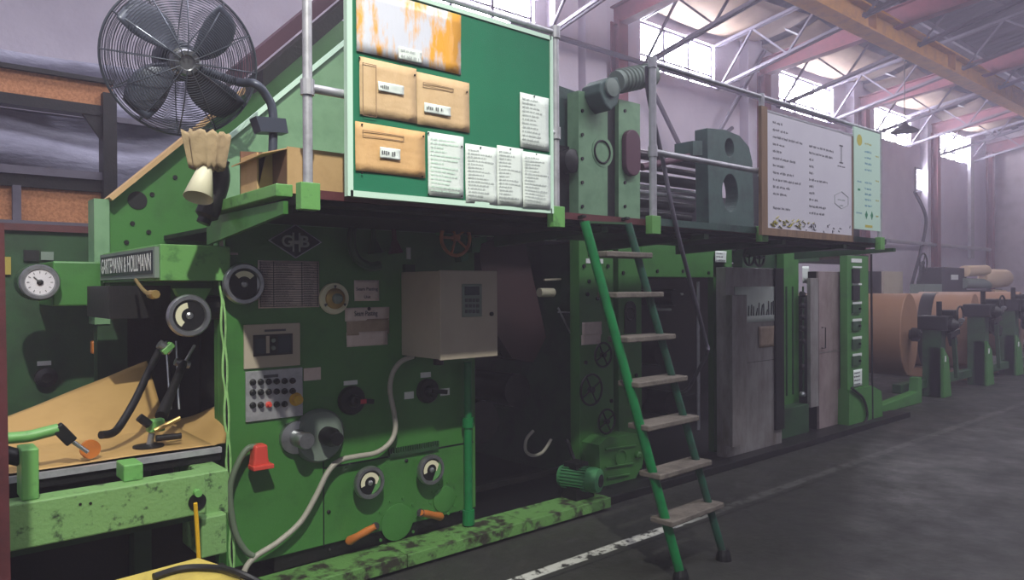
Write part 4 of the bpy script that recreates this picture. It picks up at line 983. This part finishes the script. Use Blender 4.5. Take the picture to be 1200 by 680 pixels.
# =================================================================== GREEN FRAME between cabinet and door
gf = empty('slim_frame', (PY(928, 420, 3.8).x, 3.8, 0), 'slim green frame with small valves between steel cabinet and steel door', 'machine frame')
x0 = PY(919, 400, 3.85).x; x1 = PY(936, 400, 3.85).x
MB().box(x0, x1, 3.85, 3.93, .05, 1.9).build('column', 'green', gf)
x2 = PY(1003, 400, 3.9).x
MB().prism([PY(u, v, 3.95) for u, v in ((870, 292), (960, 297), (960, 306), (920, 308), (905, 320), (870, 318))], (0, .1, 0)).build('header', 'green_dk', gf)
MB().box(x1 + .02, PY(955, 400, 4.1).x, 4.1, 4.14, .1, 1.45).build('inner_panel', 'dark', gf)
for u in (921.5, 929, 941): 
    a = PY(u, 330, 3.8); MB().cyl((a.x, 3.8, .45), (a.x, 3.8, 1.55), .01, 8).build('pipe', 'green_dk', gf)
for v in (345, 358, 372, 385, 400, 430, 462): 
    q = PY(938, v, 3.8); MB().lathe(q, (0, -1, 0), [(.03, 0), (.03, .03), (.02, .05)], 12).build('valve', 'dark' if v != 462 else 'steel', gf)
a, b = PY(913, 480, 3.75), PY(945, 512, 3.75)
MB().box(a.x, b.x, 3.72, 3.86, b.z, a.z).build('foot_block', 'green_dk', gf, .005)
notice('notice', 940, 312, 948, 332, 3.9, 'paper', 'pale paper tag above the valves of the slim green frame', 'tag')
# small cabinet door
YD = 3.72
dc = empty('narrow_cabinet', (PY(970, 420, YD).x, YD, 0), 'narrow brown steel cabinet with handled door beside the instrument column', 'cabinet')
x0, x1, z0, z1 = rectY(959.5, 318, 992, 512, YD); z1 = PY(975, 318.5, YD).z; z0 = .05
MB().box(x0 - .0, x1, YD + .03, YD + .12, z0, z1).build('body', 'dark', dc)
MB().box(x0, x1, YD, YD + .028, z0, z1).build('door', 'doorsteel', dc, .003)
xg = PY(950, 400, YD - .0).x
MB().box(xg, x0 - .01, YD + .0, YD + .04, z0 + .25, PY(950, 326, YD).z).build('side_guard', 'cabsteel', dc, .003)
h0 = PY(963, 384, YD); h1 = PY(963, 408, YD)
MB().tube([h0, h0 + Vector((0, -.04, 0)), h1 + Vector((0, -.04, 0)), h1], .006, 8).build('handle', 'black', dc)
MB().box(x0, x1, YD - .002, YD, PY(975, 412, YD).z - .002, PY(975, 412, YD).z + .003).build('seam', 'steel', dc)
# =================================================================== INSTRUMENT COLUMN
YI = 3.62
ic = empty('instrument_column', (PY(1004, 400, YI).x, YI, 0), 'green instrument column with a row of small square controllers', 'instrument column')
x0, x1 = PY(993, 400, YI).x, PY(1018, 400, YI).x; zt = PY(1005, 300, YI).z
MB().box(x0, x1, YI, YI + .08, .35, PZB - .005).build('column', 'green', ic, .004)
zf = PY(1005, 455, YI).z
MB().prism([(x0, YI - .02, zf), (x0 - .02, YI - .02, .0), (x1 + .32, YI - .02, .0), (x1 + .28, YI - .02, .35), (x1 + .04, YI - .02, zf)], (0, .12, 0)).build('foot', 'green', ic)
MB().tube(smoothpts([PY(998, 455, YI - .04), PY(1012, 468, YI - .04), PY(1016, 490, YI - .04), PY(1004, 503, YI - .04)]), .014).build('hose', 'dark', ic, smooth=True)
for k, (v, h_, big) in enumerate(((301, 5, 0), (315, 17, 1), (335, 17, 1), (357, 14, 0), (377, 14, 0), (398, 14, 0), (418, 14, 0))):
    if k == 0: fbox(MB(), 998, 303, 1010, 308, YI - .006, .006).build('label_strip', 'whitetile', ic); continue
    d_ = fbox(MB(), 1000, v, 1009 if not big else 1008, v + h_ - 4 if not big else v + h_, YI - .02, .02).build('controller', 'black' if big else 'green_dk', ic)
    fbox(MB(), 999.5, v - 3, 1010, v - .8, YI - .004, .004).build('label_strip', 'whitetile', ic)
    if not big: MB().lathe(PY(1007, v + 5, YI - .02), (0, -1, 0), [(.012, 0), (.012, .02)], 10).build('knob', 'black', d_)
notice('notice', 1000, 434, 1010, 452, YI - .004, 'paper', 'small white paper at the foot of the instrument column', 'notice', lines=4)
T(MB().tube(smoothpts([PY(1021, 298, 3.6), PY(1021.5, 380, 3.6), PY(1022, 440, 3.6), PY(1022.5, 492, 3.6)]), .012).build('cable', 'cable'), 'thin black vertical cable right of the instrument column', 'cable')
# =================================================================== BOARDS AT RIGHT
YWb = PYF - .08
x0, x1 = PY(899, 200, YWb).x, PY(998, 200, YWb).x; z1 = PY(899, 131, YWb).z; z0 = PY(899, 267, YWb).z
wb = empty('white_board', ((x0 + x1) / 2, YWb, z0), 'large whiteboard with faded rows of writing and wooden frame on the railing', 'whiteboard')
MB().box(x0, x1, YWb, YWb + .015, z0, z1).build('panel', 'white', wb)
xw = PY(892, 200, YWb).x
MB().box(xw, x0, YWb - .004, YWb + .02, z0 - .05, z1 + .03).build('frame', 'wood', wb)
MB().box(x0, x1 + .01, YWb - .004, YWb + .02, z0 - .05, z0).build('frame', 'wood', wb)
MB().box(x1 - .0, x1 + .02, YWb - .004, YWb + .02, z0 - .05, z1).build('frame', 'wood', wb)
MB().box(x0, x1 + .02, YWb - .002, YWb + .018, z1, z1 + .015).build('frame', 'galv', wb)
c = MB(); W, H = x1 - x0, z1 - z0; rnd2 = random.Random(5)
def row(fx, fy, L, h=.020): r_ = MB(); words(r_, x0 + W * fx, z1 - H * fy, W * L, h, YWb, rnd2); r_.build('writing_line', 'ink', wb)
for k, (L1, L2) in enumerate(((.1, 0), (.16, 0), (.32, .3), (.12, .29), (.09, .05), (.24, .05), (.12, .05), (.22, .22), (.3, .05), (.18, .06), (.14, .1), (0, .2), (.18, .18))):
    fy = .09 + .062 * k
    if L1: row(.06, fy, L1)
    if L2: row(.46, fy + .004, L2)
c = MB(); cx_, cz_ = x0 + W * .86, z1 - H * .21
c.box(cx_ - .03, cx_ + .03, YWb - .001, YWb, cz_ + .06, cz_ + .07); c.box(cx_ - .03, cx_ + .03, YWb - .001, YWb, cz_ - .07, cz_ - .06)
c.box(cx_ - .012, cx_ - .008, YWb - .001, YWb, cz_ - .065, cz_ + .065); c.box(cx_ + .006, cx_ + .01, YWb - .001, YWb, cz_ - .065, cz_ + .065)
words(c, cx_ - .06, cz_ - .1, .12, .012, YWb, rnd2)
c.build('emblem', 'ink', wb)
c = MB(); cz_ = z1 - H * .66; hx, hz = W * .09, H * .085
P = [Vector((cx_ + a * hx, YWb - .001, cz_ + b * hz)) for a, b in ((0, 1), (1, .45), (1, -.45), (0, -1), (-1, -.45), (-1, .45))]
for i in range(6): c.bar(P[i], P[(i + 1) % 6], .002, .004, (0, 1, 0))
words(c, cx_ - .06, cz_ - .005, .12, .012, YWb, rnd2); words(c, cx_ - .03, cz_ - .05, .06, .014, YWb, rnd2)
c.build('hexagon_emblem', 'inkgrey', wb)
c = MB(); 
for k in range(34): 
    fx = rnd2.uniform(.03, .52); fy = rnd2.uniform(.91, .975); c.bar((x0 + W * fx, YWb - .001, z1 - H * fy), (x0 + W * (fx + rnd2.uniform(.01, .04)), YWb - .001, z1 - H * (fy + rnd2.uniform(-.03, .03))), .002, .012, (0, 1, 0))
c.build('yellow_drawing', 'yellowprint', wb)
c = MB()
for k in range(34):
    fx = rnd2.uniform(.03, .97); fy = rnd2.uniform(.92, .985); c.bar((x0 + W * fx, YWb - .0015, z1 - H * fy), (x0 + W * (fx + rnd2.uniform(.0, .03)), YWb - .0015, z1 - H * (fy + rnd2.uniform(-.03, .03))), .002, .006, (0, 1, 0))
c.build('black_drawing', 'ink', wb)
x0, x1 = PY(1001, 200, YWb).x, PY(1031.5, 200, YWb).x; z1 = PY(1001, 148, YWb).z; z0 = PY(1001, 268, YWb).z
lb = empty('list_board', ((x0 + x1) / 2, YWb, z0), 'tall narrow white list board with blue and green rows, right of the whiteboard', 'list board')
MB().box(x0, x1, YWb, YWb + .012, z0, z1).build('panel', 'aluwhite', lb)
W, H = x1 - x0, z1 - z0
c = MB()
for fy in (.23, .29, .35, .41, .54, .6, .655, .71, .77): words(c, x0 + W * .4, z1 - H * fy, W * .25, .02, YWb, rnd2)
words(c, x0 + W * .12, z1 - H * .54, W * .15, .016, YWb, rnd2); words(c, x0 + W * .08, z1 - H * .85, W * .2, .016, YWb, rnd2); c.build('blue_rows', 'plasticblue', lb)
c = MB()
for fx in (.45, .66):
    q = Vector((x0 + W * fx, YWb, z1 - H * .85)); c.prism([q + Vector((0, 0, .035)), q + Vector((-.025, 0, 0)), q + Vector((0, 0, -.035)), q + Vector((.025, 0, 0))], (0, -.001, 0))
c.box(x0 + W * .13, x0 + W * .22, YWb - .001, YWb, z1 - H * .62, z1 - H * .6); c.build('green_marks', 'greenprint', lb)
c = MB(); c.lathe((x0 + W * .2, YWb, z1 - H * .12), (0, -1, 0), [(.045, 0), (.045, .001)], 20)
words(c, x0 + W * .4, z1 - H * .15, W * .25, .02, YWb, rnd2); c.box(x0 + W * .4, x0 + W * .68, YWb - .001, YWb, z1 - H * .975, z1 - H * .95)
for fy in (.25, .5, .7, .86): words(c, x0 + W * .82, z1 - H * fy, W * .12, .016, YWb, rnd2)
c.build('yellow_marks', 'yellowprint', lb)
# =================================================================== PAPER ROLLS
def roll(u, v, rpx, y, L, label, m='kraft_dull'):
    p = PY(u, v, y); R = m_px(p, rpx)
    o = MB().lathe(p, (-.17, .985, 0), [(R * .12, 0), (R * .985, 0), (R, .01), (R, L - .01), (R * .985, L)], 64).build('paper_roll', m, smooth=True); T(o, label, 'paper roll', 'kraft paper rolls on the unwind stands'); o['_o'] = tuple(o.location)
    MB().lathe(p - Vector((0, .004, 0)), (-.17, .985, 0), [(R * .12, 0), (R * .12, .03)], 20).build('core', 'dark', o)
    return p, R
p1, R1 = roll(1066, 392, 48, 4.35, 1.7, 'nearest large kraft paper roll, right of the instrument column')
def stand(u, v0, v1, y, ush, vsh, label, target):
    base = PZ(u, v1, 0); 
    s = empty('roll_stand', (base.x, base.y, 0), label, 'roll stand', 'green roll stands')
    q = PY(u, v0, base.y); w = m_px(q, 7)
    MB().box(base.x - w, base.x + w, base.y, base.y + .25, 0, q.z).build('upright', 'green_dk', s, .01)
    MB().prism([(base.x - w, base.y - .03, 0), (base.x + w * 2.6, base.y - .03, 0), (base.x + w * 1.4, base.y - .03, .55), (base.x - w, base.y - .03, .7)], (0, .2, 0)).build('foot', 'green', s, .01)
    MB().box(base.x - w * 1.5, base.x + w * 1.8, base.y - .08, base.y + .3, q.z - .18, q.z + .02).build('bearing_head', 'dark', s, .02)
    MB().lathe((base.x, base.y - .08, q.z - .1), (0, -1, 0), [(w * 1.1, 0), (w * 1.1, .05), (w * .4, .12)], 16).build('chuck_knob', 'dark', s)
    MB().cyl((target.x, target.y - .02, target.z), (target.x, base.y + .1, target.z), .04).build('shaft', 'dark', s)
    MB().lathe((target.x, target.y - .14, target.z), (0, 1, 0), [(.05, 0), (.1, .02), (.1, .1), (.06, .12)], 20).build('chuck', 'dark', s)
    MB().bar((target.x, base.y + .1, target.z), (base.x, base.y + .1, q.z - .08), .12, .16).build('lifting_arm', 'dark', s, .02)
    MB().bar((base.x + w * 2, base.y - .02, q.z - .15), (base.x + w * 4, base.y - .02, q.z - .4), .1, .1).build('cylinder', 'dark', s, .02)
    MB().box(base.x + w * 1.6, base.x + w * 3.5, base.y - .1, base.y + .1, q.z - .12, q.z + .1).build('tension_unit', 'dark', s, .02)
    MB().ring((base.x + w * 2.4, base.y - .14, q.z + .02), (0, -1, 0), .13, .014).build('brake_wheel', 'dark', s)
    MB().cyl((base.x - w * .2, base.y + .05, q.z), (base.x - w * .2, base.y + .05, q.z + .22), .035).build('spindle', 'dark', s)
    MB().bar((base.x - w, base.y - .1, q.z - .25), (base.x + w * 3.2, base.y - .1, q.z - .2), .04, .07).build('lever', 'dark', s)
    MB().bar((base.x + w * 2.8, base.y - .05, q.z - .3), (base.x + w * 4.2, base.y - .05, .25), .05, .05).build('strut', 'green_dk', s)
    MB().cyl((base.x + w * 1.2, base.y - .18, q.z - .04), (base.x + w * 2.2, base.y - .18, q.z - .04), .03).build('valve', 'steel', s)
    MB().box(base.x - w * .6, base.x - w * .1, base.y - .036, base.y - .03, .5, .58).build('tag', 'whitetile', s)
    return s
stand(1106, 372, 466, 0, 0, 0, 'nearest green roll stand at the right', p1)
p2, R2 = roll(1143, 388, 44, 4.25, 1.7, 'second kraft paper roll, behind the nearest green roll stand')
ax2 = Vector((-.17, .985, 0)).normalized()
MB().lathe(p2 + ax2 * .55, ax2, [(R2 + .004, 0), (R2 + .012, .005), (R2 + .012, .2), (R2 + .004, .205)], 64, False).build('dark_band', 'dark', bpy.data.objects['paper_roll.001'])
stand(1157, 358, 452, 0, 0, 0, 'second green roll stand from the left', p2)
p3, R3 = roll(1196, 380, 38, 4.25, 1.7, 'farthest kraft paper roll at the right edge')
stand(1192, 352, 440, 0, 0, 0, 'farthest green roll stand at the right edge of the photo', p3)
# a dark strap around roll two
# low rails joining stands
T(MB().box(p1.x - 1.2, p3.x + 3, 4.0, 4.12, .12, .24).build('floor_rail', 'green_dk', bev=.01), 'long low green rail linking the roll stands near the floor', 'rail')
a = PZ(1022, 488, 0); b = PZ(1060, 470, 0)
T(MB().prism([(a.x, a.y, 0), (b.x, a.y, 0), (b.x, a.y, .34), (b.x - .1, a.y, .34), (b.x - .14, a.y, .16), (a.x, a.y, .08)], (0, .12, 0)).build('roll_cradle', 'green', bev=.01), 'low green cradle on the floor under the nearest kraft roll', 'cradle')
T(MB().box(p2.x - .6, p2.x + 1.2, 4.2, 5.6, .02, .16).build('cardboard_sheet', 'kraft_dull'), 'flat brown cardboard lying under the kraft rolls', 'cardboard')
# splicer behind: dark machine with tan rolls on top of rolls
YQ = 6.5
sp = empty('splicing_machine', PY(1120, 330, YQ), 'dark splicing head with small tan rolls behind the kraft rolls', 'machine')
fbox(MB(), 1103, 313, 1133, 350, YQ, .5).build('body', 'dark', sp, .02)
fbox(MB(), 1120, 340, 1175, 350, YQ, .4).build('body', 'dark', sp, .02)
x_, z_ = PY(1105, 340, YQ + .2).x, 0
MB().box(x_, PY(1180, 340, YQ).x, YQ + .1, YQ + .5, 0, PY(1140, 348, YQ).z).build('pedestal', 'green_dk', sp)
MB().tube([PY(1130, 318, YQ), PY(1155, 317, YQ)], .14, 20).build('roller', 'tanroll', sp, smooth=True)
MB().tube([PY(1128, 332, YQ), PY(1158, 333, YQ)], .13, 20).build('roller', 'crate', sp, smooth=True)
MB().tube([PY(1152, 326, YQ), PY(1158, 327, YQ), PY(1176, 326, YQ), PY(1182, 326, YQ)], [.1, .26, .24, .1], 24).build('tan_roll', 'tanroll', sp, smooth=True)
MB().tube([PY(1162, 343, YQ), PY(1177, 344, YQ)], .09, 16).build('roller', 'tanroll', sp, smooth=True)
fbox(MB(), 1115, 322, 1123, 328, YQ - .01, .01).build('tag', 'whitetile', sp)
T(fbox(MB(), 1018, 318, 1033, 348, 6.5, .4).build('control_box', 'dark'), 'dark control box on the wall side behind the instrument column', 'box')
T(fbox(MB(), 1036, 318, 1058, 348, 7.0, .4).build('control_box', 'beige'), 'pale box behind the nearest kraft roll', 'box')
o = spoked(1082, 308, 11, 6.6, 'dark', 'valve_handwheel', None, n=3, thick=.02); T(o, 'dark valve wheel on a stand behind the kraft rolls', 'valve wheel')
T(MB().tube([PY(1082, 308, 6.6), PY(1076, 330, 6.6), (PY(1076, 330, 6.6).x, 6.6, 0)], .04).build('valve_pipe', 'dark'), 'dark pipe carrying the valve wheel behind the kraft rolls', 'pipe')
T(fbox(MB(), 1083, 333, 1104, 350, 6.4, .3).build('control_box', 'crate'), 'small grey box left of the splicing head', 'box')
# =================================================================== LEFT FOREGROUND: TABLE, PAPER, BEAM
ZTb = PZ(130, 541, .86).z
tb0 = PZ(15, 548, .86); tb1 = PZ(262, 530, .86)
table = empty('folding_table', (.5, 3.3, .7), 'grey steel table bed under the kraft paper at left', 'table')
yt = 3.28; XT = PY(259, 535, yt).x
MB().box(-.9, XT, yt, 4.5, .80, .85).build('bed', 'dark', table)
MB().box(-.9, XT, yt - .012, yt + .012, .835, .858).build('edge_strip', 'galv', table)
for xx in (-.3, .95): MB().box(xx, xx + .08, 4.0, 4.1, 0, .8).build('leg', 'green_dk', table)
# kraft paper: flat part and raised triangular fold
def pap(s, t):
    x = -.9 + s * (XT + .88); y = yt + .03 + t * .75
    z = .862 + .004 * math.sin(9 * s + 3 * t) ** 2
    return Vector((x, y, z))
T(MB().grid(pap, 40, 20).build('kraft_sheet', 'kraft', smooth=True, solid=.002), 'flat brown kraft paper sheet lying on the table bed at left', 'paper sheet')
q = [PY(-40, 508, 4.2), PY(172, 423, 4.5), PY(200, 520, 3.75), PY(-40, 534, 3.75)]
def tri(s, t):
    a = q[0].lerp(q[1], s); b = q[3].lerp(q[2], s); p = b.lerp(a, t); return p + Vector((0, -.02 * math.sin(PI * t) + .006 * math.sin(17 * s + 5 * t), .004 * math.sin(9 * s + 4 * t) * (1 - t)))
T(MB().grid(tri, 40, 16).build('kraft_web', 'kraft', smooth=True, solid=.002), 'raised triangular fold of brown kraft web rising from the table', 'paper web')
q2 = [PY(182, 500, 4.2), PY(264, 474, 3.9), PY(264, 520, 3.55), PY(200, 536, 3.45)]
def tri2(s, t):
    a = q2[0].lerp(q2[1], s); b = q2[3].lerp(q2[2], s); return b.lerp(a, t) + Vector((0, -.02 * math.sin(PI * t), .006 * math.sin(9 * s)))
T(MB().grid(tri2, 16, 12).build('kraft_web', 'kraft', smooth=True, solid=.002), 'brown kraft web feeding into the machine beside the panel edge', 'paper web')
# gooseneck lever rods
T(MB().tube(smoothpts([PY(189, 407, 3.85), PY(176, 432, 3.75), PY(158, 470, 3.6), PY(140, 500, 3.5), PY(131, 508, 3.45), PY(118, 510, 3.42)]), .017, 10).build('curved_bar', 'dark', smooth=True), 'dark bent steel bar reaching down onto the kraft paper', 'bar')
cl = empty('bar_clamp', PY(192, 408, 3.82), 'small green and steel clamp at the top of the bent bar', 'clamp')
MB().tube([PY(186, 403, 3.8), PY(200, 411, 3.8)], .022, 10).build('knob', 'steel', cl, smooth=True)
MB().bar(PY(190, 414, 3.8), PY(202, 403, 3.8), .05, .03).build('clamp_body', 'green_lt', cl, .005)
sr = empty('guide_rod', PY(215, 440, 3.8), 'dark slanted guide rod holding the paper wheel', 'rod')
MB().cyl(PY(228, 405, 3.85), PY(215, 428, 3.8), .008).build('thin_rod', 'steel', sr)
MB().tube([PY(215, 426, 3.8), PY(203, 455, 3.65), PY(189, 488, 3.5)], [.02, .02, .028], 12).build('rod', 'dark', sr, smooth=True)
MB().cyl(PY(205, 424, 3.8), PY(222, 428, 3.8), .018).build('collar', 'steel', sr)
for u0, u1 in ((196, 206), (208, 216)): T(MB().cyl(PY(u0 - 1, 400, 4.3), PY(u1 - 6, 480, 4.2), .008).build('thin_rod', 'steel'), 'thin pale vertical rod behind the slanted guide rod, %s one' % ('left' if u0 == 196 else 'right'), 'rod')
wh = empty('pressing_wheel', PY(173, 525, 3.45), 'dark pressing wheel with green clamp sitting on the kraft paper', 'wheel')
p = PY(174, 521, 3.45)
MB().lathe(PY(174, 530, 3.45), (0, 0, 1), [(.05, 0), (.062, .01), (.062, .03), (.02, .035)], 28).build('wheel', 'dark', wh, smooth=True)
MB().cyl(PY(175, 524, 3.45), PY(178, 508, 3.45), .014).build('axle', 'steel', wh)
MB().bar(PY(172, 500, 3.45), PY(192, 497, 3.45), .05, .055).build('clamp', 'green_lt', wh, .008)
MB().cyl(PY(163, 489, 3.42), PY(175, 498, 3.42), .018).build('knob', 'dark', wh)
MB().cyl(PY(181, 505, 3.42), PY(211, 490, 3.42), .01).build('pin', 'brass', wh)
MB().cyl(PY(183, 514, 3.42), PY(212, 511, 3.42), .014).build('pin', 'dark', wh)
ga = empty('paper_roller', PY(60, 510, 3.4), 'green bent arm with small orange roller wheel on the kraft paper', 'arm')
MB().tube(smoothpts([PY(-10, 515, 3.3), PY(30, 512, 3.3), PY(52, 507, 3.3), PY(68, 503, 3.3)]), .022, 10).build('arm', 'green_lt', ga, smooth=True)
MB().bar(PY(66, 500, 3.3), PY(84, 518, 3.3), .04, .045).build('fork', 'dark', ga, .005)
MB().cyl(PY(84, 517, 3.3), PY(103, 530, 3.3), .008).build('rod', 'steel', ga)
MB().lathe(PY(105, 526, 3.36), (0, -1, 0), [(m_px(p, 10), 0), (m_px(p, 10), .02)], 24).build('roller_wheel', 'orangehandle', ga)
# green beam in front
YGb = 3.0
x1 = PY(241, 560, YGb).x; zt = PY(135, 572, YGb).z; zb2 = PY(135, 623, YGb).z
gbm = empty('green_beam', (0, YGb, zb2), 'wide light green painted beam across the lower left foreground', 'beam')
MB().box(-.9, x1, YGb, YGb + .1, zb2, zt).build('beam', 'green_beam', gbm, .006)
MB().lathe(PY(231, 588, YGb), (0, -1, 0), [(.034, 0), (.034, .005)], 20).build('round_hole', 'black', gbm)
MB().lathe(PY(230, 577, YGb), (0, -1, 0), [(.014, 0), (.014, .03)], 12).build('pin', 'green_lt', gbm)
for u, v in ((94, 591), (106, 590)): MB().lathe(PY(u, v, YGb), (0, -1, 0), [(.005, 0), (.005, .003)], 8).build('screw_hole', 'black', gbm)
fbox(MB(), 238, 555, 268, 602, 3.1, .4).build('end_block', 'green_beam', gbm, .006)
T(MB().box(PY(236, 620, 3.05).x, PY(266, 620, 3.05).x, 3.05, 3.3, PY(250, 652, 3.05).z, PY(250, 605, 3.05).z).build('green_block', 'green_beam', bev=.006), 'square green block under the right end of the green beam', 'block')
for k, (u0, v0, u1, v1, y) in enumerate(((25, 528, 46, 566, 3.02), (145, 546, 168, 562, 3.06))):
    x0, x1, z0, z1 = rectY(u0, v0, u1, v1, y); T(MB().box(x0, x1, y, y + .12, min(z0, zt) if k == 0 else zt, z1).build('green_bracket', 'green_lt', bev=.005), ['green bracket standing on the left end of the green beam', 'small green bracket standing mid way on the green beam'][k], 'bracket')
fl = PY(20, 540, 3.1)
T(MB().cyl(PY(-5, 530, 3.1), PY(24, 537, 3.1), .03).build('dark_motor', 'dark', smooth=True), 'dark cylinder end beside the left red column', 'cylinder')
T(MB().box(PY(-60, 560, 3.12).x, PY(262, 560, 3.12).x, 3.14, 3.2, .60, .66).build('lower_rail', 'green_dk'), 'dark green lower rail behind the green beam', 'rail')
# dark plinth under table
T(MB().box(-.9, XL, 4.1, 4.2, 0, .78).build('skirting_plate', 'dark'), 'dark steel plate closing the space under the table', 'plate')
# yellow rod
T(MB().tube(smoothpts([PY(229, 590, YGb - .03), PY(231, 620, YGb - .02), PY(233, 657, YGb - .02)]), .008).build('yellow_strap', 'yellow', smooth=True), 'thin yellow strap hanging from the hole in the green beam', 'strap')
pa, pb_, pc2, pd = PZ(120, 684, .55), PZ(232, 654, .55), PZ(286, 672, .55), PZ(250, 720, .55)
T(MB().prism([pa, pb_, pc2, pd, PZ(120, 720, .55)], (0, 0, -.02)).build('plywood_sheet', 'yplank'), 'yellow stained plywood sheet at the bottom left', 'plywood')
T(MB().box(pa.x, pc2.x, pc2.y, pa.y - .02, 0, .529).build('wooden_crate', 'dark'), 'dark crate supporting the yellow plywood sheet', 'crate')
T(MB().tube(smoothpts([PZ(180, 676, .565), PZ(215, 666, .565), PZ(255, 666, .565), PZ(285, 674, .565), PZ(320, 692, .5)]), .012).build('floor_cable', 'cable', smooth=True), 'black cable lying over the yellow plywood sheet', 'cable')
for k, (u, v, w_) in enumerate(((85, 655, 40), (178, 650, 26))):
    a = PZ(u - w_, v + 12, .02); b = PZ(u + w_, v - 8, .02)
    T(MB().prism([PZ(u - w_, v + 12, .02), PZ(u - w_ * .1, v + 2, .02), PZ(u + w_ * .9, v - 9, .02), PZ(u + w_ * .3, v - 2 - 8, .02), PZ(u - w_ * .3, v - 1, .02)][:4], (0, 0, .004)).build('scrap_paper', 'card'), ['larger scrap of brown paper on the floor under the green beam', 'smaller scrap of paper on the floor under the green beam'][k], 'paper')
# red column left
a0, a1 = PY(-40, 262, 2.5), PY(5, 262, 2.5); b0, b1 = PY(-40, 678, 2.5), PY(16, 678, 2.5)
T(MB().prism([a0, a1, (b1.x, 2.5, 0), (b0.x, 2.5, 0)], (0, .16, 0)).build('red_post', 'darkred'), 'dark red steel post at the left edge of the photo', 'post')
# =================================================================== LIGHTS
def lamp(kind, name, loc, target, energy, color, **kw):
    l = bpy.data.lights.new(name, kind); l.energy = energy; l.color = color
    for k, v in kw.items(): setattr(l, k, v)
    o = bpy.data.objects.new(name, l); COL.objects.link(o); o.location = loc
    d = Vector(target) - Vector(loc); o.rotation_euler = d.to_track_quat('-Z', 'Y').to_euler(); return o
lamp('SPOT', 'flood_lamp', (-.75, -1.75, 7.1), (.8, 3.1, .8), 3000, (1, .98, .88), spot_size=math.radians(46), spot_blend=.8, shadow_soft_size=.1)
lamp('AREA', 'left_area_light', (-7, -3, 4.5), (3, 3.5, 1.0), 90, (.85, .9, 1), shape='RECTANGLE', size=4, size_y=4)  # broad, weak bluish area light from behind on the left
lamp('AREA', 'roof_skylight', (10, -1.2, 8.2), (10.5, 5.2, 2.2), 1500, (.93, .9, 1), shape='RECTANGLE', size=18, size_y=2)
lamp('AREA', 'back_wall_fill', (-.5, 4.4, 7.6), (-.5, 8.0, 2.6), 620, (.9, .88, 1), shape='RECTANGLE', size=13, size_y=1.4)  # fill light added to brighten the back wall and tarpaulin
w = bpy.data.worlds.new('world'); SC.world = w; w.use_nodes = True
bg = w.node_tree.nodes['Background']; bg.inputs[0].default_value = lin('#9c9ca6'); bg.inputs[1].default_value = .42
# haze volume, also standing in for lens glare around the windows
HAZE = .011
if HAZE:
    hz = MB().box(-7.9, XE - .05, -8.9, YW - .01, .01, 10.5)
    m = bpy.data.materials.new('glare_haze'); m.use_nodes = True; nt = m.node_tree; nt.nodes.clear()
    out = nt.nodes.new('ShaderNodeOutputMaterial'); vs_ = nt.nodes.new('ShaderNodeVolumeScatter'); vs_.inputs['Density'].default_value = HAZE
    vs_.inputs['Color'].default_value = lin('#efe6ff'); vs_.inputs['Anisotropy'].default_value = .3
    nt.links.new(vs_.outputs[0], out.inputs['Volume'])
    M['haze'] = m
    T(hz.build('haze', m), 'thin haze filling the hall air and standing in for lens glare', 'haze', None, 'stuff')
SC.cycles.use_denoising = True
SC.cycles.max_bounces = 8; SC.cycles.volume_bounces = 1
SC.cycles.sample_clamp_indirect = 4
vs = SC.view_settings; vs.view_transform = 'Standard'; vs.look = 'None'; vs.gamma = 1; vs.exposure = 0; vs.use_curve_mapping = False
for o in COL.objects:
    if '_o' in o: del o['_o']
